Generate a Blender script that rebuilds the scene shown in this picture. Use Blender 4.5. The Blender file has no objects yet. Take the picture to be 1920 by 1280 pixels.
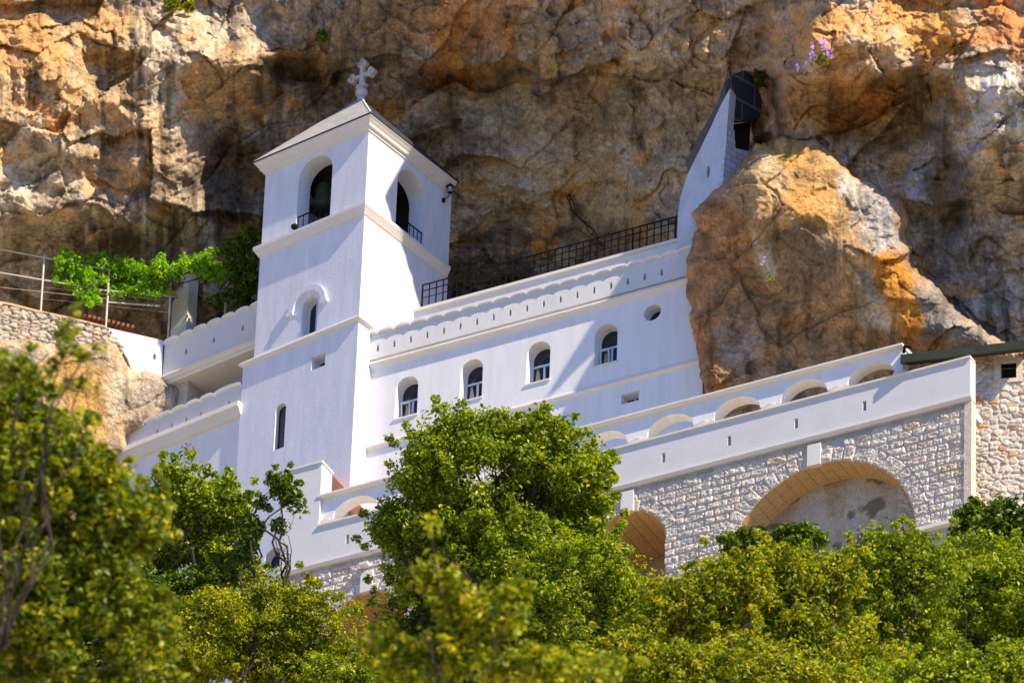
import bpy, bmesh, random
import numpy as np
from math import *
from mathutils import Vector, Matrix
from mathutils.geometry import delaunay_2d_cdt

# ------------------------------------------------------------------ camera, sky, sun, exposure
SC = bpy.context.scene
COL = SC.collection
FPX, ELEV, ROLL = 16000.0, radians(34.4), radians(2.3)
CAM = np.array([0.0, 0.0, 1.6])
_r0 = np.array([1.0, 0, 0]); _u0 = np.array([0, -sin(ELEV), cos(ELEV)]); FW = np.array([0, cos(ELEV), sin(ELEV)])
RT = cos(ROLL)*_r0 + sin(ROLL)*_u0
UP = -sin(ROLL)*_r0 + cos(ROLL)*_u0
cd = bpy.data.cameras.new('camera'); cam = bpy.data.objects.new('camera', cd); COL.objects.link(cam)
cd.sensor_width = 36; cd.lens = 36*FPX/1920; cd.clip_start = 1; cd.clip_end = 3000
cd.dof.use_dof = True; cd.dof.focus_distance = 316; cd.dof.aperture_fstop = 5.8
m = Matrix.Identity(4)
for i in range(3):
    m[i][0], m[i][1], m[i][2], m[i][3] = RT[i], UP[i], -FW[i], CAM[i]
cam.matrix_world = m
SC.camera = cam
SUNV = np.array([0.508, -0.517, 0.688]); SUNV = SUNV/np.linalg.norm(SUNV)   # towards the sun
w = bpy.data.worlds.new('World'); SC.world = w; w.use_nodes = True
nt = w.node_tree; bg = nt.nodes['Background']
sky = nt.nodes.new('ShaderNodeTexSky'); sky.sky_type = 'NISHITA'; sky.sun_disc = False
sky.sun_elevation = asin(SUNV[2]); sky.sun_rotation = atan2(SUNV[0], SUNV[1]); sky.air_density = 1.0; sky.dust_density = 0.1; sky.ozone_density = 4.0
tint = nt.nodes.new('ShaderNodeMixRGB'); tint.blend_type = 'MULTIPLY'; tint.inputs[0].default_value = 1; tint.inputs[2].default_value = (.76, .985, 1.56, 1)   # white balance of the sky
nt.links.new(sky.outputs[0], tint.inputs[1]); nt.links.new(tint.outputs[0], bg.inputs[0]); bg.inputs[1].default_value = 0.084
sl = bpy.data.lights.new('sun', 'SUN'); sl.energy = 5.0; sl.angle = radians(0.53); sl.color = (1.0, 0.85, 0.63)
so = bpy.data.objects.new('sun', sl); COL.objects.link(so)
so.rotation_euler = Vector(SUNV).to_track_quat('Z', 'Y').to_euler()
SC.view_settings.view_transform = 'Standard'; SC.view_settings.look = 'None'
SC.view_settings.exposure = 0.62; SC.view_settings.gamma = 1.0

# ------------------------------------------------------------------ helpers
def ray(px, py): return FW + RT*((px-960)/FPX) + UP*((640-py)/FPX)
def PT(px, py, t): return CAM + ray(px, py)*t
Z0 = PT(672, 600, 320)[2]

class Fr:
    """vertical frame: s runs along the wall, o outward, z up from the tower corner"""
    def __init__(self, px, py, t, theta):
        a = radians(theta); self.p = PT(px, py, t)
        self.d = np.array([cos(a), -sin(a), 0]); self.n = np.array([-sin(a), -cos(a), 0])
    def P(self, s, o, z):
        q = self.p + self.d*s + self.n*o; return (q[0], q[1], Z0+z)
    def on(self, px, py, o=0.0):
        b = self.p + self.n*o; r = ray(px, py); k = ((b-CAM)@self.n)/(r@self.n); P = CAM+r*k
        return float((P-b)@self.d), float(P[2]-Z0)
T = Fr(672, 600, 320, 38.5)
F = Fr(668, 690, 320, 28.7)

def new_obj(name, me, mat=None, parent=None):
    o = bpy.data.objects.new(name, me); COL.objects.link(o)
    if mat is not None: me.materials.append(mat)
    if parent is not None: o.parent = parent
    return o
def tag(o, label=None, cat=None, group=None, kind=None):
    if label: o['label'] = label
    if cat: o['category'] = cat
    if group: o['group'] = group
    if kind: o['kind'] = kind
    return o
def empty(name, label, cat, group=None):
    o = bpy.data.objects.new(name, None); COL.objects.link(o); return tag(o, label, cat, group)

class MB:
    def __init__(self): self.v = []; self.f = []
    def add(self, vs, fs):
        b = len(self.v); self.v += [tuple(map(float, x)) for x in vs]; self.f += [tuple(b+i for i in q) for q in fs]
    def box(self, fr, s0, s1, o0, o1, z0, z1):
        vs = [fr.P(s, o, z) for s in (s0, s1) for o in (o0, o1) for z in (z0, z1)]
        self.add(vs, [(0, 1, 3, 2), (4, 6, 7, 5), (0, 4, 5, 1), (2, 3, 7, 6), (0, 2, 6, 4), (1, 5, 7, 3)])
    def sweep(self, fr, prof, s0, s1):
        n = len(prof); vs = [fr.P(s0, o, z) for o, z in prof]+[fr.P(s1, o, z) for o, z in prof]
        self.add(vs, [(i, (i+1) % n, n+(i+1) % n, n+i) for i in range(n)]+[tuple(range(n)), tuple(range(2*n-1, n-1, -1))])
    def ring(self, fr, prof, s0, s1, oback, ofront=0.0):
        """moulding profile [(e,z)] carried round left, front and right sides of a rectangle"""
        n = len(prof); vs = []
        for c in range(4):
            for e, z in prof:
                s = s0-e if c in (0, 1) else s1+e; o = ofront+e if c in (1, 2) else oback
                vs.append(fr.P(s, o, z))
        fs = []
        for c in range(3):
            for i in range(n): fs.append((c*n+i, c*n+(i+1) % n, (c+1)*n+(i+1) % n, (c+1)*n+i))
        fs += [tuple(range(n)), tuple(range(4*n-1, 3*n-1, -1))]
        self.add(vs, fs)
    def plate(self, fr, outer, holes, o1, o0, back=True):
        """outline with holes in (s,z), front at o1, back at o0"""
        loops = [outer]+list(holes); pts = []; edges = []
        for L in loops:
            b = len(pts); pts += [Vector(p) for p in L]; edges += [(b+i, b+(i+1) % len(L)) for i in range(len(L))]
        V, E, Fc, *_ = delaunay_2d_cdt(pts, edges, [], 0, 1e-5)
        def inside(x, y, L):
            c = False; j = len(L)-1
            for i in range(len(L)):
                if (L[i][1] > y) != (L[j][1] > y) and x < (L[j][0]-L[i][0])*(y-L[i][1])/(L[j][1]-L[i][1])+L[i][0]: c = not c
                j = i
            return c
        keep = []
        for f in Fc:
            cx = sum(V[i].x for i in f)/len(f); cy = sum(V[i].y for i in f)/len(f)
            if inside(cx, cy, outer) and not any(inside(cx, cy, h) for h in holes): keep.append(tuple(f))
        self.add([fr.P(q.x, o1, q.y) for q in V], keep)
        if back: self.add([fr.P(q.x, o0, q.y) for q in V], [f[::-1] for f in keep])
        for L in loops:
            n = len(L); self.add([fr.P(x, o1, z) for x, z in L]+[fr.P(x, o0, z) for x, z in L], [(i, (i+1) % n, n+(i+1) % n, n+i) for i in range(n)])
    def tube(self, pts, rad, n=6):
        pts = [np.array(p, float) for p in pts]; b = len(self.v); vs = []
        for i, p in enumerate(pts):
            a = pts[min(i+1, len(pts)-1)]-pts[max(i-1, 0)]; a = a/(np.linalg.norm(a)+1e-9)
            u = np.cross(a, [0.31, 0.2, 0.93]); u = u/(np.linalg.norm(u)+1e-9); v = np.cross(a, u)
            r = rad[i] if hasattr(rad, '__len__') else rad
            vs += [p+r*(cos(2*pi*k/n)*u+sin(2*pi*k/n)*v) for k in range(n)]
        fs = [(i*n+k, i*n+(k+1) % n, (i+1)*n+(k+1) % n, (i+1)*n+k) for i in range(len(pts)-1) for k in range(n)]
        fs += [tuple(range(n))[::-1], tuple(range((len(pts)-1)*n, len(pts)*n))]
        self.add(vs, fs)
    def lathe(self, c, prof, n=24):
        """profile [(r,z)] about the vertical axis through c"""
        vs = [(c[0]+r*cos(2*pi*k/n), c[1]+r*sin(2*pi*k/n), c[2]+z) for r, z in prof for k in range(n)]
        fs = [(i*n+k, i*n+(k+1) % n, (i+1)*n+(k+1) % n, (i+1)*n+k) for i in range(len(prof)-1) for k in range(n)]
        fs += [tuple(range(n))[::-1], tuple(range((len(prof)-1)*n, len(prof)*n))]
        self.add(vs, fs)
    def build(self, name, mat, parent=None, smooth=False):
        me = bpy.data.meshes.new(name); me.from_pydata(self.v, [], self.f)
        bm = bmesh.new(); bm.from_mesh(me); bmesh.ops.remove_doubles(bm, verts=bm.verts, dist=1e-5)
        bmesh.ops.recalc_face_normals(bm, faces=bm.faces); bm.to_mesh(me); bm.free()
        if smooth: me.polygons.foreach_set('use_smooth', [True]*len(me.polygons))
        return new_obj(name, me, mat, parent)

def big_mesh(name, V, Q, mat, parent=None, color=None, attr=None, smooth=True):
    V = np.asarray(V, np.float32); Q = np.asarray(Q, np.int32); k = Q.shape[1]
    me = bpy.data.meshes.new(name); me.vertices.add(len(V)); me.vertices.foreach_set('co', V.ravel())
    me.loops.add(Q.size); me.loops.foreach_set('vertex_index', Q.ravel())
    me.polygons.add(len(Q)); me.polygons.foreach_set('loop_start', np.arange(0, Q.size, k, dtype=np.int32))
    me.update(calc_edges=True)
    me.polygons.foreach_set('use_smooth', np.full(len(Q), smooth))
    if color is not None:
        a = me.color_attributes.new('Col', 'FLOAT_COLOR', 'POINT')
        c = np.ones((len(V), 4), np.float32); c[:, :3] = color; a.data.foreach_set('color', c.ravel())
    if attr is not None:
        a = me.attributes.new('rnd', 'FLOAT', 'POINT'); a.data.foreach_set('value', np.asarray(attr, np.float32))
    me.update(); me.validate()
    return new_obj(name, me, mat, parent)

# numpy noise ---------------------------------------------------------------
def vnoise(x, y, seed=0):
    def h(i, j):
        n = (i*374761393+j*668265263+seed*974634777) & 0xFFFFFFFF
        n = ((n ^ (n >> 13))*1274126177) & 0xFFFFFFFF; n = n ^ (n >> 16)
        return (n & 0xFFFF)/65535.0*2-1
    i = np.floor(x).astype(np.int64); j = np.floor(y).astype(np.int64); u = x-i; v = y-j
    u = u*u*u*(u*(u*6-15)+10); v = v*v*v*(v*(v*6-15)+10)
    return (h(i, j)*(1-u)+h(i+1, j)*u)*(1-v)+(h(i, j+1)*(1-u)+h(i+1, j+1)*u)*v
def fbm(x, y, seed=0, oct=4, gain=0.5):
    r = 0; a = 1.0; f = 1.0
    for k in range(oct): r = r+a*vnoise(x*f+k*17.3, y*f-k*9.1, seed+k); a *= gain; f *= 2.03
    return r
def worley(x, y, seed=0, jit=0.9):
    """F1, F2, hashes of the nearest cell, offset to its centre"""
    i = np.floor(x).astype(np.int64); j = np.floor(y).astype(np.int64)
    f1 = np.full(x.shape, 9.0); f2 = np.full(x.shape, 9.0); ci = np.zeros(x.shape, np.int64); cj = ci.copy(); ox = np.zeros(x.shape); oy = ox.copy()
    for a in (-1, 0, 1):
        for b in (-1, 0, 1):
            I = i+a; J = j+b
            cx = I+.5+jit*.5*hsh(I, J, seed); cy = J+.5+jit*.5*hsh(I, J, seed+7)
            d = np.sqrt((x-cx)**2+(y-cy)**2); n = d < f1
            f2 = np.where(n, f1, np.minimum(f2, d)); f1 = np.where(n, d, f1)
            ci = np.where(n, I, ci); cj = np.where(n, J, cj); ox = np.where(n, x-cx, ox); oy = np.where(n, y-cy, oy)
    return f1, f2, ci, cj, ox, oy
def hsh(i, j, seed):
    n = (i*73856093 ^ j*19349663 ^ (seed*83492791)) & 0xFFFFFFFF
    n = ((n ^ (n >> 15))*2246822519) & 0xFFFFFFFF; n = ((n ^ (n >> 13))*3266489917) & 0xFFFFFFFF; n = n ^ (n >> 16)
    return (n & 0xFFFF)/65535.0*2-1
def sstep(a, b, x): t = np.clip((x-a)/(b-a), 0, 1); return t*t*(3-2*t)
def facets(x, y, seed, tilt=1.0):
    f1, f2, ci, cj, ox, oy = worley(x, y, seed)
    return hsh(ci, cj, seed+1)*.5+tilt*(hsh(ci, cj, seed+2)*ox+hsh(ci, cj, seed+3)*oy), f2-f1

# ------------------------------------------------------------------ materials
def mat(name):
    m = bpy.data.materials.new(name); m.use_nodes = True; nt = m.node_tree
    b = nt.nodes['Principled BSDF']; b.inputs['Specular IOR Level'].default_value = 0.2
    return m, nt, b
def N(nt, t, **k):
    n = nt.nodes.new(t)
    for a, v in k.items():
        if a in n.inputs: n.inputs[a].default_value = v
        else: setattr(n, a, v)
    return n
def noise_bump(nt, b, scale, dist, strength=1.0, detail=6, tex=None):
    co = N(nt, 'ShaderNodeTexCoord'); nz = N(nt, 'ShaderNodeTexNoise', Scale=scale, Detail=detail, Roughness=0.6)
    nt.links.new(co.outputs['Object'], nz.inputs['Vector'])
    bp = N(nt, 'ShaderNodeBump', Strength=strength, Distance=dist); nt.links.new(nz.outputs[0], bp.inputs['Height'])
    nt.links.new(bp.outputs[0], b.inputs['Normal']); return co, nz, bp
def plain(name, c, rough=0.8, metal=0.0, var=0.12, scale=3.0, bump=0.01):
    m, nt, b = mat(name); b.inputs['Roughness'].default_value = rough; b.inputs['Metallic'].default_value = metal
    co, nz, bp = noise_bump(nt, b, scale, bump)
    r = N(nt, 'ShaderNodeValToRGB'); r.color_ramp.elements[0].position = .3; r.color_ramp.elements[1].position = .7
    r.color_ramp.elements[0].color = (*[x*(1-var) for x in c], 1); r.color_ramp.elements[1].color = (*[min(1, x*(1+var)) for x in c], 1)
    nt.links.new(nz.outputs[0], r.inputs[0]); nt.links.new(r.outputs[0], b.inputs['Base Color']); return m
def plaster(name, c, stain, sscale=(0.5, 0.5, 0.12), bump=0.006, bscale=14.0, amt=0.7):
    m, nt, b = mat(name); b.inputs['Roughness'].default_value = 0.85
    co, nz, bp = noise_bump(nt, b, bscale, bump)
    mp = N(nt, 'ShaderNodeMapping'); mp.inputs['Scale'].default_value = sscale
    nt.links.new(co.outputs['Object'], mp.inputs[0])
    n2 = N(nt, 'ShaderNodeTexNoise', Scale=2.2, Detail=8.0, Roughness=0.65); nt.links.new(mp.outputs[0], n2.inputs['Vector'])
    r = N(nt, 'ShaderNodeValToRGB'); e = r.color_ramp.elements; e[0].position = .35; e[1].position = .72
    e[0].color = (*c, 1); e[1].color = (*[c[i]*(1-amt)+stain[i]*amt for i in range(3)], 1)
    nt.links.new(n2.outputs[0], r.inputs[0]); nt.links.new(r.outputs[0], b.inputs['Base Color']); return m
WHITE = plaster('white_plaster', (.85, .84, .83), (.64, .62, .60), sscale=(1.3, 1.3, .16), amt=.45)
TOWERW = plaster('tower_plaster', (.82, .82, .84), (.58, .60, .66), sscale=(1.6, 1.6, .22), bump=.007, bscale=12, amt=.6)
ROUGHC = plaster('roughcast', (.84, .83, .82), (.74, .73, .73), bump=.055, bscale=34)
TRIM = plaster('trim_plaster', (.80, .76, .70), (.66, .60, .52), amt=.45)
GALW = plaster('gallery_plaster', (.70, .685, .66), (.60, .585, .56), sscale=(.5, .5, .5), amt=.55)
CAVEW = plaster('old_limewash', (.72, .73, .78), (.45, .44, .46), sscale=(.8, .8, .3), amt=.6, bump=.05, bscale=5)
IRON = plain('wrought_iron', (.009, .008, .008), .5, .3)
DARK = plain('unlit_interior', (.03, .025, .022), .9)  # near-black colour stands for unlit space behind openings
GLASS, _nt, _b = mat('window_glass'); _b.inputs['Base Color'].default_value = (.012, .013, .02, 1); _b.inputs['Roughness'].default_value = .08; _b.inputs['Specular IOR Level'].default_value = .6
FRAMEM = plain('window_frame_paint', (.62, .68, .74), .5, var=.05)
CURT = plain('curtain', (.22, .17, .13), .9)
BRONZE = plain('bronze', (.05, .065, .035), .5, .3)
CROSSM = plain('cross_stone', (.62, .57, .54), .7, var=.15, bump=.02)
SLATE = None
PIPE = plain('pergola_pipe', (.62, .55, .48), .6)
GREENM = plain('green_metal', (.035, .042, .028), .5, .2)
TERRA = plain('terracotta', (.46, .20, .11), .8)
TILE = plain('old_tile', (.26, .11, .06), .9)
BARK = plain('bark', (.05, .04, .028), .9, bump=.03, scale=8)
TWIG = plain('dry_twig', (.30, .20, .11), .9)

def slate_mat(name, c, line):
    m, nt, b = mat(name); b.inputs['Roughness'].default_value = .55
    co = N(nt, 'ShaderNodeTexCoord'); br = N(nt, 'ShaderNodeTexBrick'); br.inputs['Scale'].default_value = 1.0
    br.inputs['Brick Width'].default_value = .55; br.inputs['Row Height'].default_value = .28; br.inputs['Mortar Size'].default_value = .018
    br.inputs['Color1'].default_value = (*c, 1); br.inputs['Color2'].default_value = (*[x*.8 for x in c], 1); br.inputs['Mortar'].default_value = (*line, 1)
    nt.links.new(co.outputs['UV'], br.inputs['Vector']); nt.links.new(br.outputs['Color'], b.inputs['Base Color'])
    bp = N(nt, 'ShaderNodeBump', Strength=.8, Distance=.02); bp.invert = True; nt.links.new(br.outputs['Fac'], bp.inputs['Height']); nt.links.new(bp.outputs[0], b.inputs['Normal']); return m
def uv_planar(o, ua, va, org=(0, 0, 0)):
    me = o.data; uv = me.uv_layers.new(name='uv')
    for p in me.polygons:
        for li in p.loop_indices:
            c = np.array(me.vertices[me.loops[li].vertex_index].co)-np.array(org)
            uv.data[li].uv = (float(c@np.array(ua)), float(c@np.array(va)))

def rock_mat(name, sc=1.0, bump=1.0, vcol=True, base=(.4, .3, .2)):
    m, nt, b = mat(name); b.inputs['Roughness'].default_value = .9; b.inputs['Specular IOR Level'].default_value = .12
    co = N(nt, 'ShaderNodeTexCoord')
    n1 = N(nt, 'ShaderNodeTexNoise', Scale=1.6*sc, Detail=10.0, Roughness=.66); nt.links.new(co.outputs['Object'], n1.inputs['Vector'])
    n2 = N(nt, 'ShaderNodeTexNoise', Scale=7.0*sc, Detail=8.0, Roughness=.7); nt.links.new(co.outputs['Object'], n2.inputs['Vector'])
    vo = N(nt, 'ShaderNodeTexVoronoi', Scale=2.4*sc); vo.feature = 'DISTANCE_TO_EDGE'
    mixv = N(nt, 'ShaderNodeMixRGB', blend_type='ADD'); mixv.inputs[0].default_value = .5
    nt.links.new(co.outputs['Object'], mixv.inputs[1]); nt.links.new(n1.outputs['Color'], mixv.inputs[2]); nt.links.new(mixv.outputs[0], vo.inputs['Vector'])
    cr = N(nt, 'ShaderNodeValToRGB'); cr.color_ramp.elements[0].position = 0; cr.color_ramp.elements[1].position = .05
    cr.color_ramp.elements[0].color = (.72, .68, .64, 1); nt.links.new(vo.outputs[0], cr.inputs[0])
    r1 = N(nt, 'ShaderNodeValToRGB'); e = r1.color_ramp.elements; e[0].position = .34; e[1].position = .68; e[0].color = (.68, .65, .62, 1); e[1].color = (1.38, 1.37, 1.36, 1)
    nt.links.new(n2.outputs[0], r1.inputs[0])
    mu = N(nt, 'ShaderNodeMixRGB', blend_type='MULTIPLY'); mu.inputs[0].default_value = 1
    if vcol:
        at = N(nt, 'ShaderNodeVertexColor', layer_name='Col'); nt.links.new(at.outputs[0], mu.inputs[1])
    else: mu.inputs[1].default_value = (*base, 1)
    nt.links.new(r1.outputs[0], mu.inputs[2])
    m2 = N(nt, 'ShaderNodeMixRGB', blend_type='MULTIPLY'); m2.inputs[0].default_value = .3
    nt.links.new(mu.outputs[0], m2.inputs[1]); nt.links.new(cr.outputs[0], m2.inputs[2]); nt.links.new(m2.outputs[0], b.inputs['Base Color'])
    n3 = N(nt, 'ShaderNodeTexNoise', Scale=3.1*sc, Detail=12.0, Roughness=.72, Distortion=.4); nt.links.new(co.outputs['Object'], n3.inputs['Vector'])
    r3 = N(nt, 'ShaderNodeValToRGB'); e = r3.color_ramp.elements; e[0].position = .40; e[1].position = .45; e[0].color = (.45, .42, .40, 1); e[1].color = (1, 1, 1, 1)
    q = e.new(.575); q.color = (1, 1, 1, 1); q = e.new(.61); q.color = (1.45, 1.42, 1.35, 1); nt.links.new(n3.outputs[0], r3.inputs[0])
    m3 = N(nt, 'ShaderNodeMixRGB', blend_type='MULTIPLY'); m3.inputs[0].default_value = .5 if sc < 2 else .2; nt.links.new(m2.outputs[0], m3.inputs[1]); nt.links.new(r3.outputs[0], m3.inputs[2]); nt.links.new(m3.outputs[0], b.inputs['Base Color'])
    b1 = N(nt, 'ShaderNodeBump', Strength=.8*bump, Distance=.35); nt.links.new(n1.outputs[0], b1.inputs['Height'])
    b2 = N(nt, 'ShaderNodeBump', Strength=.8*bump, Distance=.10); nt.links.new(n2.outputs[0], b2.inputs['Height']); nt.links.new(b1.outputs[0], b2.inputs['Normal'])
    nt.links.new(b2.outputs[0], b.inputs['Normal']); return m
ROCK = rock_mat('limestone_cliff')
STONE = rock_mat('masonry_stone', 3.0, .35)
def leaf_mat(name, cols, trans=.42):
    m, nt, b = mat(name); at = N(nt, 'ShaderNodeAttribute', attribute_name='rnd')
    r = N(nt, 'ShaderNodeValToRGB'); e = r.color_ramp.elements
    while len(e) < len(cols): e.new(.5)
    for k, (p, c) in enumerate(cols): e[k].position = p; e[k].color = (*[x*1.9 for x in c], 1)
    nt.links.new(at.outputs['Fac'], r.inputs[0]); nt.links.new(r.outputs[0], b.inputs['Base Color']); b.inputs['Roughness'].default_value = .45
    b.inputs['Specular IOR Level'].default_value = .35
    tr = N(nt, 'ShaderNodeBsdfTranslucent'); hs = N(nt, 'ShaderNodeHueSaturation', Saturation=1.1, Value=1.5, Hue=.485)
    nt.links.new(r.outputs[0], hs.inputs['Color']); nt.links.new(hs.outputs[0], tr.inputs[0])
    mx = N(nt, 'ShaderNodeMixShader', Fac=trans); out = nt.nodes['Material Output']
    nt.links.new(b.outputs[0], mx.inputs[1]); nt.links.new(tr.outputs[0], mx.inputs[2]); nt.links.new(mx.outputs[0], out.inputs[0]); return m
G1 = leaf_mat('leaf_green', [(0, (.025, .045, .004)), (.4, (.085, .13, .007)), (.75, (.215, .26, .013)), (.93, (.36, .38, .04)), (1, (.40, .2, .03))])
G2 = leaf_mat('leaf_yellow_green', [(0, (.025, .04, .003)), (.38, (.085, .12, .005)), (.72, (.25, .265, .011)), (.92, (.38, .31, .02)), (1, (.45, .15, .02))])
G5 = leaf_mat('leaf_near_green', [(0, (.015, .03, .002)), (.4, (.07, .105, .005)), (.72, (.21, .235, .010)), (.92, (.36, .30, .02)), (1, (.38, .14, .02))], .35)
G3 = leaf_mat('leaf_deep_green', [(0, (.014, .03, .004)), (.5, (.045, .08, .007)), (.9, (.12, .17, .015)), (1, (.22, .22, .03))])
G4 = leaf_mat('leaf_vine', [(0, (.05, .12, .01)), (.5, (.12, .25, .015)), (.9, (.26, .38, .03)), (1, (.4, .25, .05))], .45)
FLOW = leaf_mat('flower_lilac', [(0, (.30, .18, .50)), (1, (.55, .40, .75))], .3)

# ------------------------------------------------------------------ terrain
def ground_z(x, y): return -0.0+.585*np.clip(y, 0, 330)+.55*np.clip(y, -300, 0)+.8*fbm(x/9, y/9, 5, 3)*np.clip(np.abs(y)/30, 0, 1)
gx, gy = np.meshgrid(np.linspace(-500, 500, 260), np.linspace(-400, 300, 300))
gz = ground_z(gx, gy)
def grid_faces(ny, nx): a = np.arange(ny*nx).reshape(ny, nx); return np.stack([a[:-1, :-1], a[:-1, 1:], a[1:, 1:], a[1:, :-1]], -1).reshape(-1, 4)
GR = plain('hillside_soil', (.34, .30, .22), .95, var=.35, scale=.4, bump=.1)
tag(big_mesh('hillside', np.stack([gx, gy, gz], -1).reshape(-1, 3), grid_faces(300, 260), GR), kind='structure')

# ------------------------------------------------------------------ cliff
def axis(lo, a, b, hi, fine, coarse): return np.concatenate([np.arange(lo, a, coarse), np.arange(a, b, fine), np.arange(b, hi+coarse, coarse)])
def blend_cols(X, Y, blobs, base, seed=3, warp=26):
    wx = X+warp*fbm(X/55, Y/70, seed, 4); wy = Y+warp*fbm(X/60, Y/55, seed+11, 4)
    C = np.empty(X.shape+(3,)); C[:] = base
    for (cx, cy, rx, ry, col, s, *rot) in blobs:
        a = radians(rot[0]) if rot else 0
        dx = wx-cx; dy = wy-cy; u = (dx*cos(a)+dy*sin(a))/rx; v = (-dx*sin(a)+dy*cos(a))/ry
        wgt = (s*sstep(1.25, .55, np.sqrt(u*u+v*v)))[..., None]
        C = C*(1-wgt)+np.array(col)*wgt
    return C
def interp2(X, Y, xs, ys, tab):
    tab = np.array(tab, float); xs = np.array(xs, float); ys = np.array(ys, float)
    i = np.clip(np.searchsorted(xs, X)-1, 0, len(xs)-2); j = np.clip(np.searchsorted(ys, Y)-1, 0, len(ys)-2)
    u = np.clip((X-xs[i])/(xs[i+1]-xs[i]), 0, 1); v = np.clip((Y-ys[j])/(ys[j+1]-ys[j]), 0, 1)
    u = u*u*(3-2*u)*.5+u*.5; v = v*v*(3-2*v)*.5+v*.5
    return (tab[j, i]*(1-u)+tab[j, i+1]*u)*(1-v)+(tab[j+1, i]*(1-u)+tab[j+1, i+1]*u)*v
def rock_relief(X, Y, amp, seed=0):
    """metres of relief; X,Y in hundredths of the picture scale (50 = 1 m)"""
    x = X/50; y = Y/50; wx = x+.32*fbm(x/1.9, y/1.9, seed+50, 2)+.035*fbm(x*4, y*4, seed+51, 3); wy = y+.32*fbm(x/1.6, y/2.1, seed+60, 2)+.035*fbm(x*4, y*4, seed+61, 3)
    a, e1 = facets(wx/3.4+.2*wy, wy/2.6, seed+1, 1.1); b, e2 = facets(wx/1.3, wy/1.0, seed+2, 1.2); c, e3 = facets(wx/.5, wy/.36, seed+3, 1.3)
    g, e4 = facets(wx/.19, wy/.15, seed+4, 1.3)
    r = .85*a+.27*b+.10*c+.035*g+.09*fbm(wx*1.1, wy*1.4, seed+20, 6, .6)
    bd = (wy+.25*wx)/.9+.5*fbm(wx/2.5, wy/2.5, seed+70, 3); fb = bd-np.floor(bd); r = r+.16*(fb-.5)*sstep(-.2, .5, fbm(wx/3, wy/3, seed+80, 3))
    r = r+.06*sstep(.04, .0, e1)+.13*fbm(wx*1.9, wy*.30, seed+44, 4)
    return r*amp
TAN = (.47, .325, .18); CREAM = (.58, .49, .36); ORG = (.74, .31, .045); BRN = (.38, .26, .16); DRK = (.24, .185, .13); GRY = (.42, .38, .34); GRW = (.62, .58, .52); VIO = (.38, .32, .30)

xs = [-400, 0, 250, 480, 580, 700, 850, 1115, 1160, 1280, 1425, 1480, 1560, 1700, 1850, 2300]
ys = [0, 130, 165, 300, 400, 470, 620, 1100]
tab = [[332, 332, 332.5, 333.2, 331.6, 329.8, 329.3, 328.6, 326.5, 323.5, 322.4, 318.6, 314.3, 315.2, 312.5, 310.4],
       [328.8, 328.8, 329.3, 330.6, 331.6, 332, 330.8, 329.2, 327, 324, 321.6, 314.9, 312.6, 311.8, 310.6, 309],
       [328.5, 328.5, 329.2, 331.4, 332.4, 333.2, 333.2, 331.4, 329.2, 326.6, 322.8, 315.8, 314.3, 314.3, 310.0, 309],
       [327.3, 327.3, 328.2, 331.5, 333.2, 333.8, 333.4, 331.0, 329.5, 326.2, 323.4, 317, 315.2, 315.0, 310.4, 309],
       [326.8, 326.8, 327.9, 331.8, 333.4, 333.8, 333.6, 331.8, 330, 326, 321.4, 317, 315.4, 314.8, 313.4, 310],
       [329.8, 329.8, 330.2, 332, 333, 334, 333.6, 331.8, 330, 325.4, 320.4, 316.5, 315, 314, 313.2, 310],
       [329.6, 329.6, 330, 331.5, 333, 334, 333, 331, 328.4, 323.4, 320, 316, 314, 312.6, 311.5, 308],
       [328, 328, 328, 329, 330, 330, 328, 326, 322, 319, 316, 313, 310, 308, 306, 300]]
def cliff_t(X, Y):
    Yc = np.clip(Y, 0, 1100); wX = X+22*fbm(X/90, Y/90, 71, 4); wY = np.clip(Yc+16*fbm(X/80, Y/80, 72, 4), 0, 1100)
    tin = interp2(wX, wY, xs, ys, tab)
    c = X+.647*Y+34*fbm(Y/110+X/300, X/260, 77, 4)*sstep(1000, 700, X)
    ta = np.interp(c, [-2000, 585, 680, 1484, 1504, 1600, 1625, 1930, 1955, 2010, 2050, 2600], [335, 332.6, 329.2, 328.9, 314.2, 314.0, 316.4, 315.8, 310.6, 310.6, 313, 311])  # unseen cliff above the frame, stepped along sun lines to cast shade below
    xb_ = np.where(Y > -150, 1145-.647*Y, np.where(Y > -460, 1242, 1242+.647*(-460-Y)))  # edge of that overhang, set to throw the shadow line on the tower
    ta = ta-np.where(c < 1484, 5.6*sstep(-6, 14, X-xb_), 0)
    k = sstep(-10, -110, Y)
    return tin*(1-k)+ta*k
ax = axis(-560, -20, 1950, 2500, 2.2, 16); ay = axis(-1400, -20, 760, 1700, 2.2, 16)
X, Y = np.meshgrid(ax, ay)
t = cliff_t(X, Y)
ampm = .35+.65*sstep(-90, 0, Y)
ampm = ampm*(1-.45*np.exp(-((X-1050)/330)**2-((Y-300)/190)**2))
rel = rock_relief(X, Y, 1.0, 1)
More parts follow.
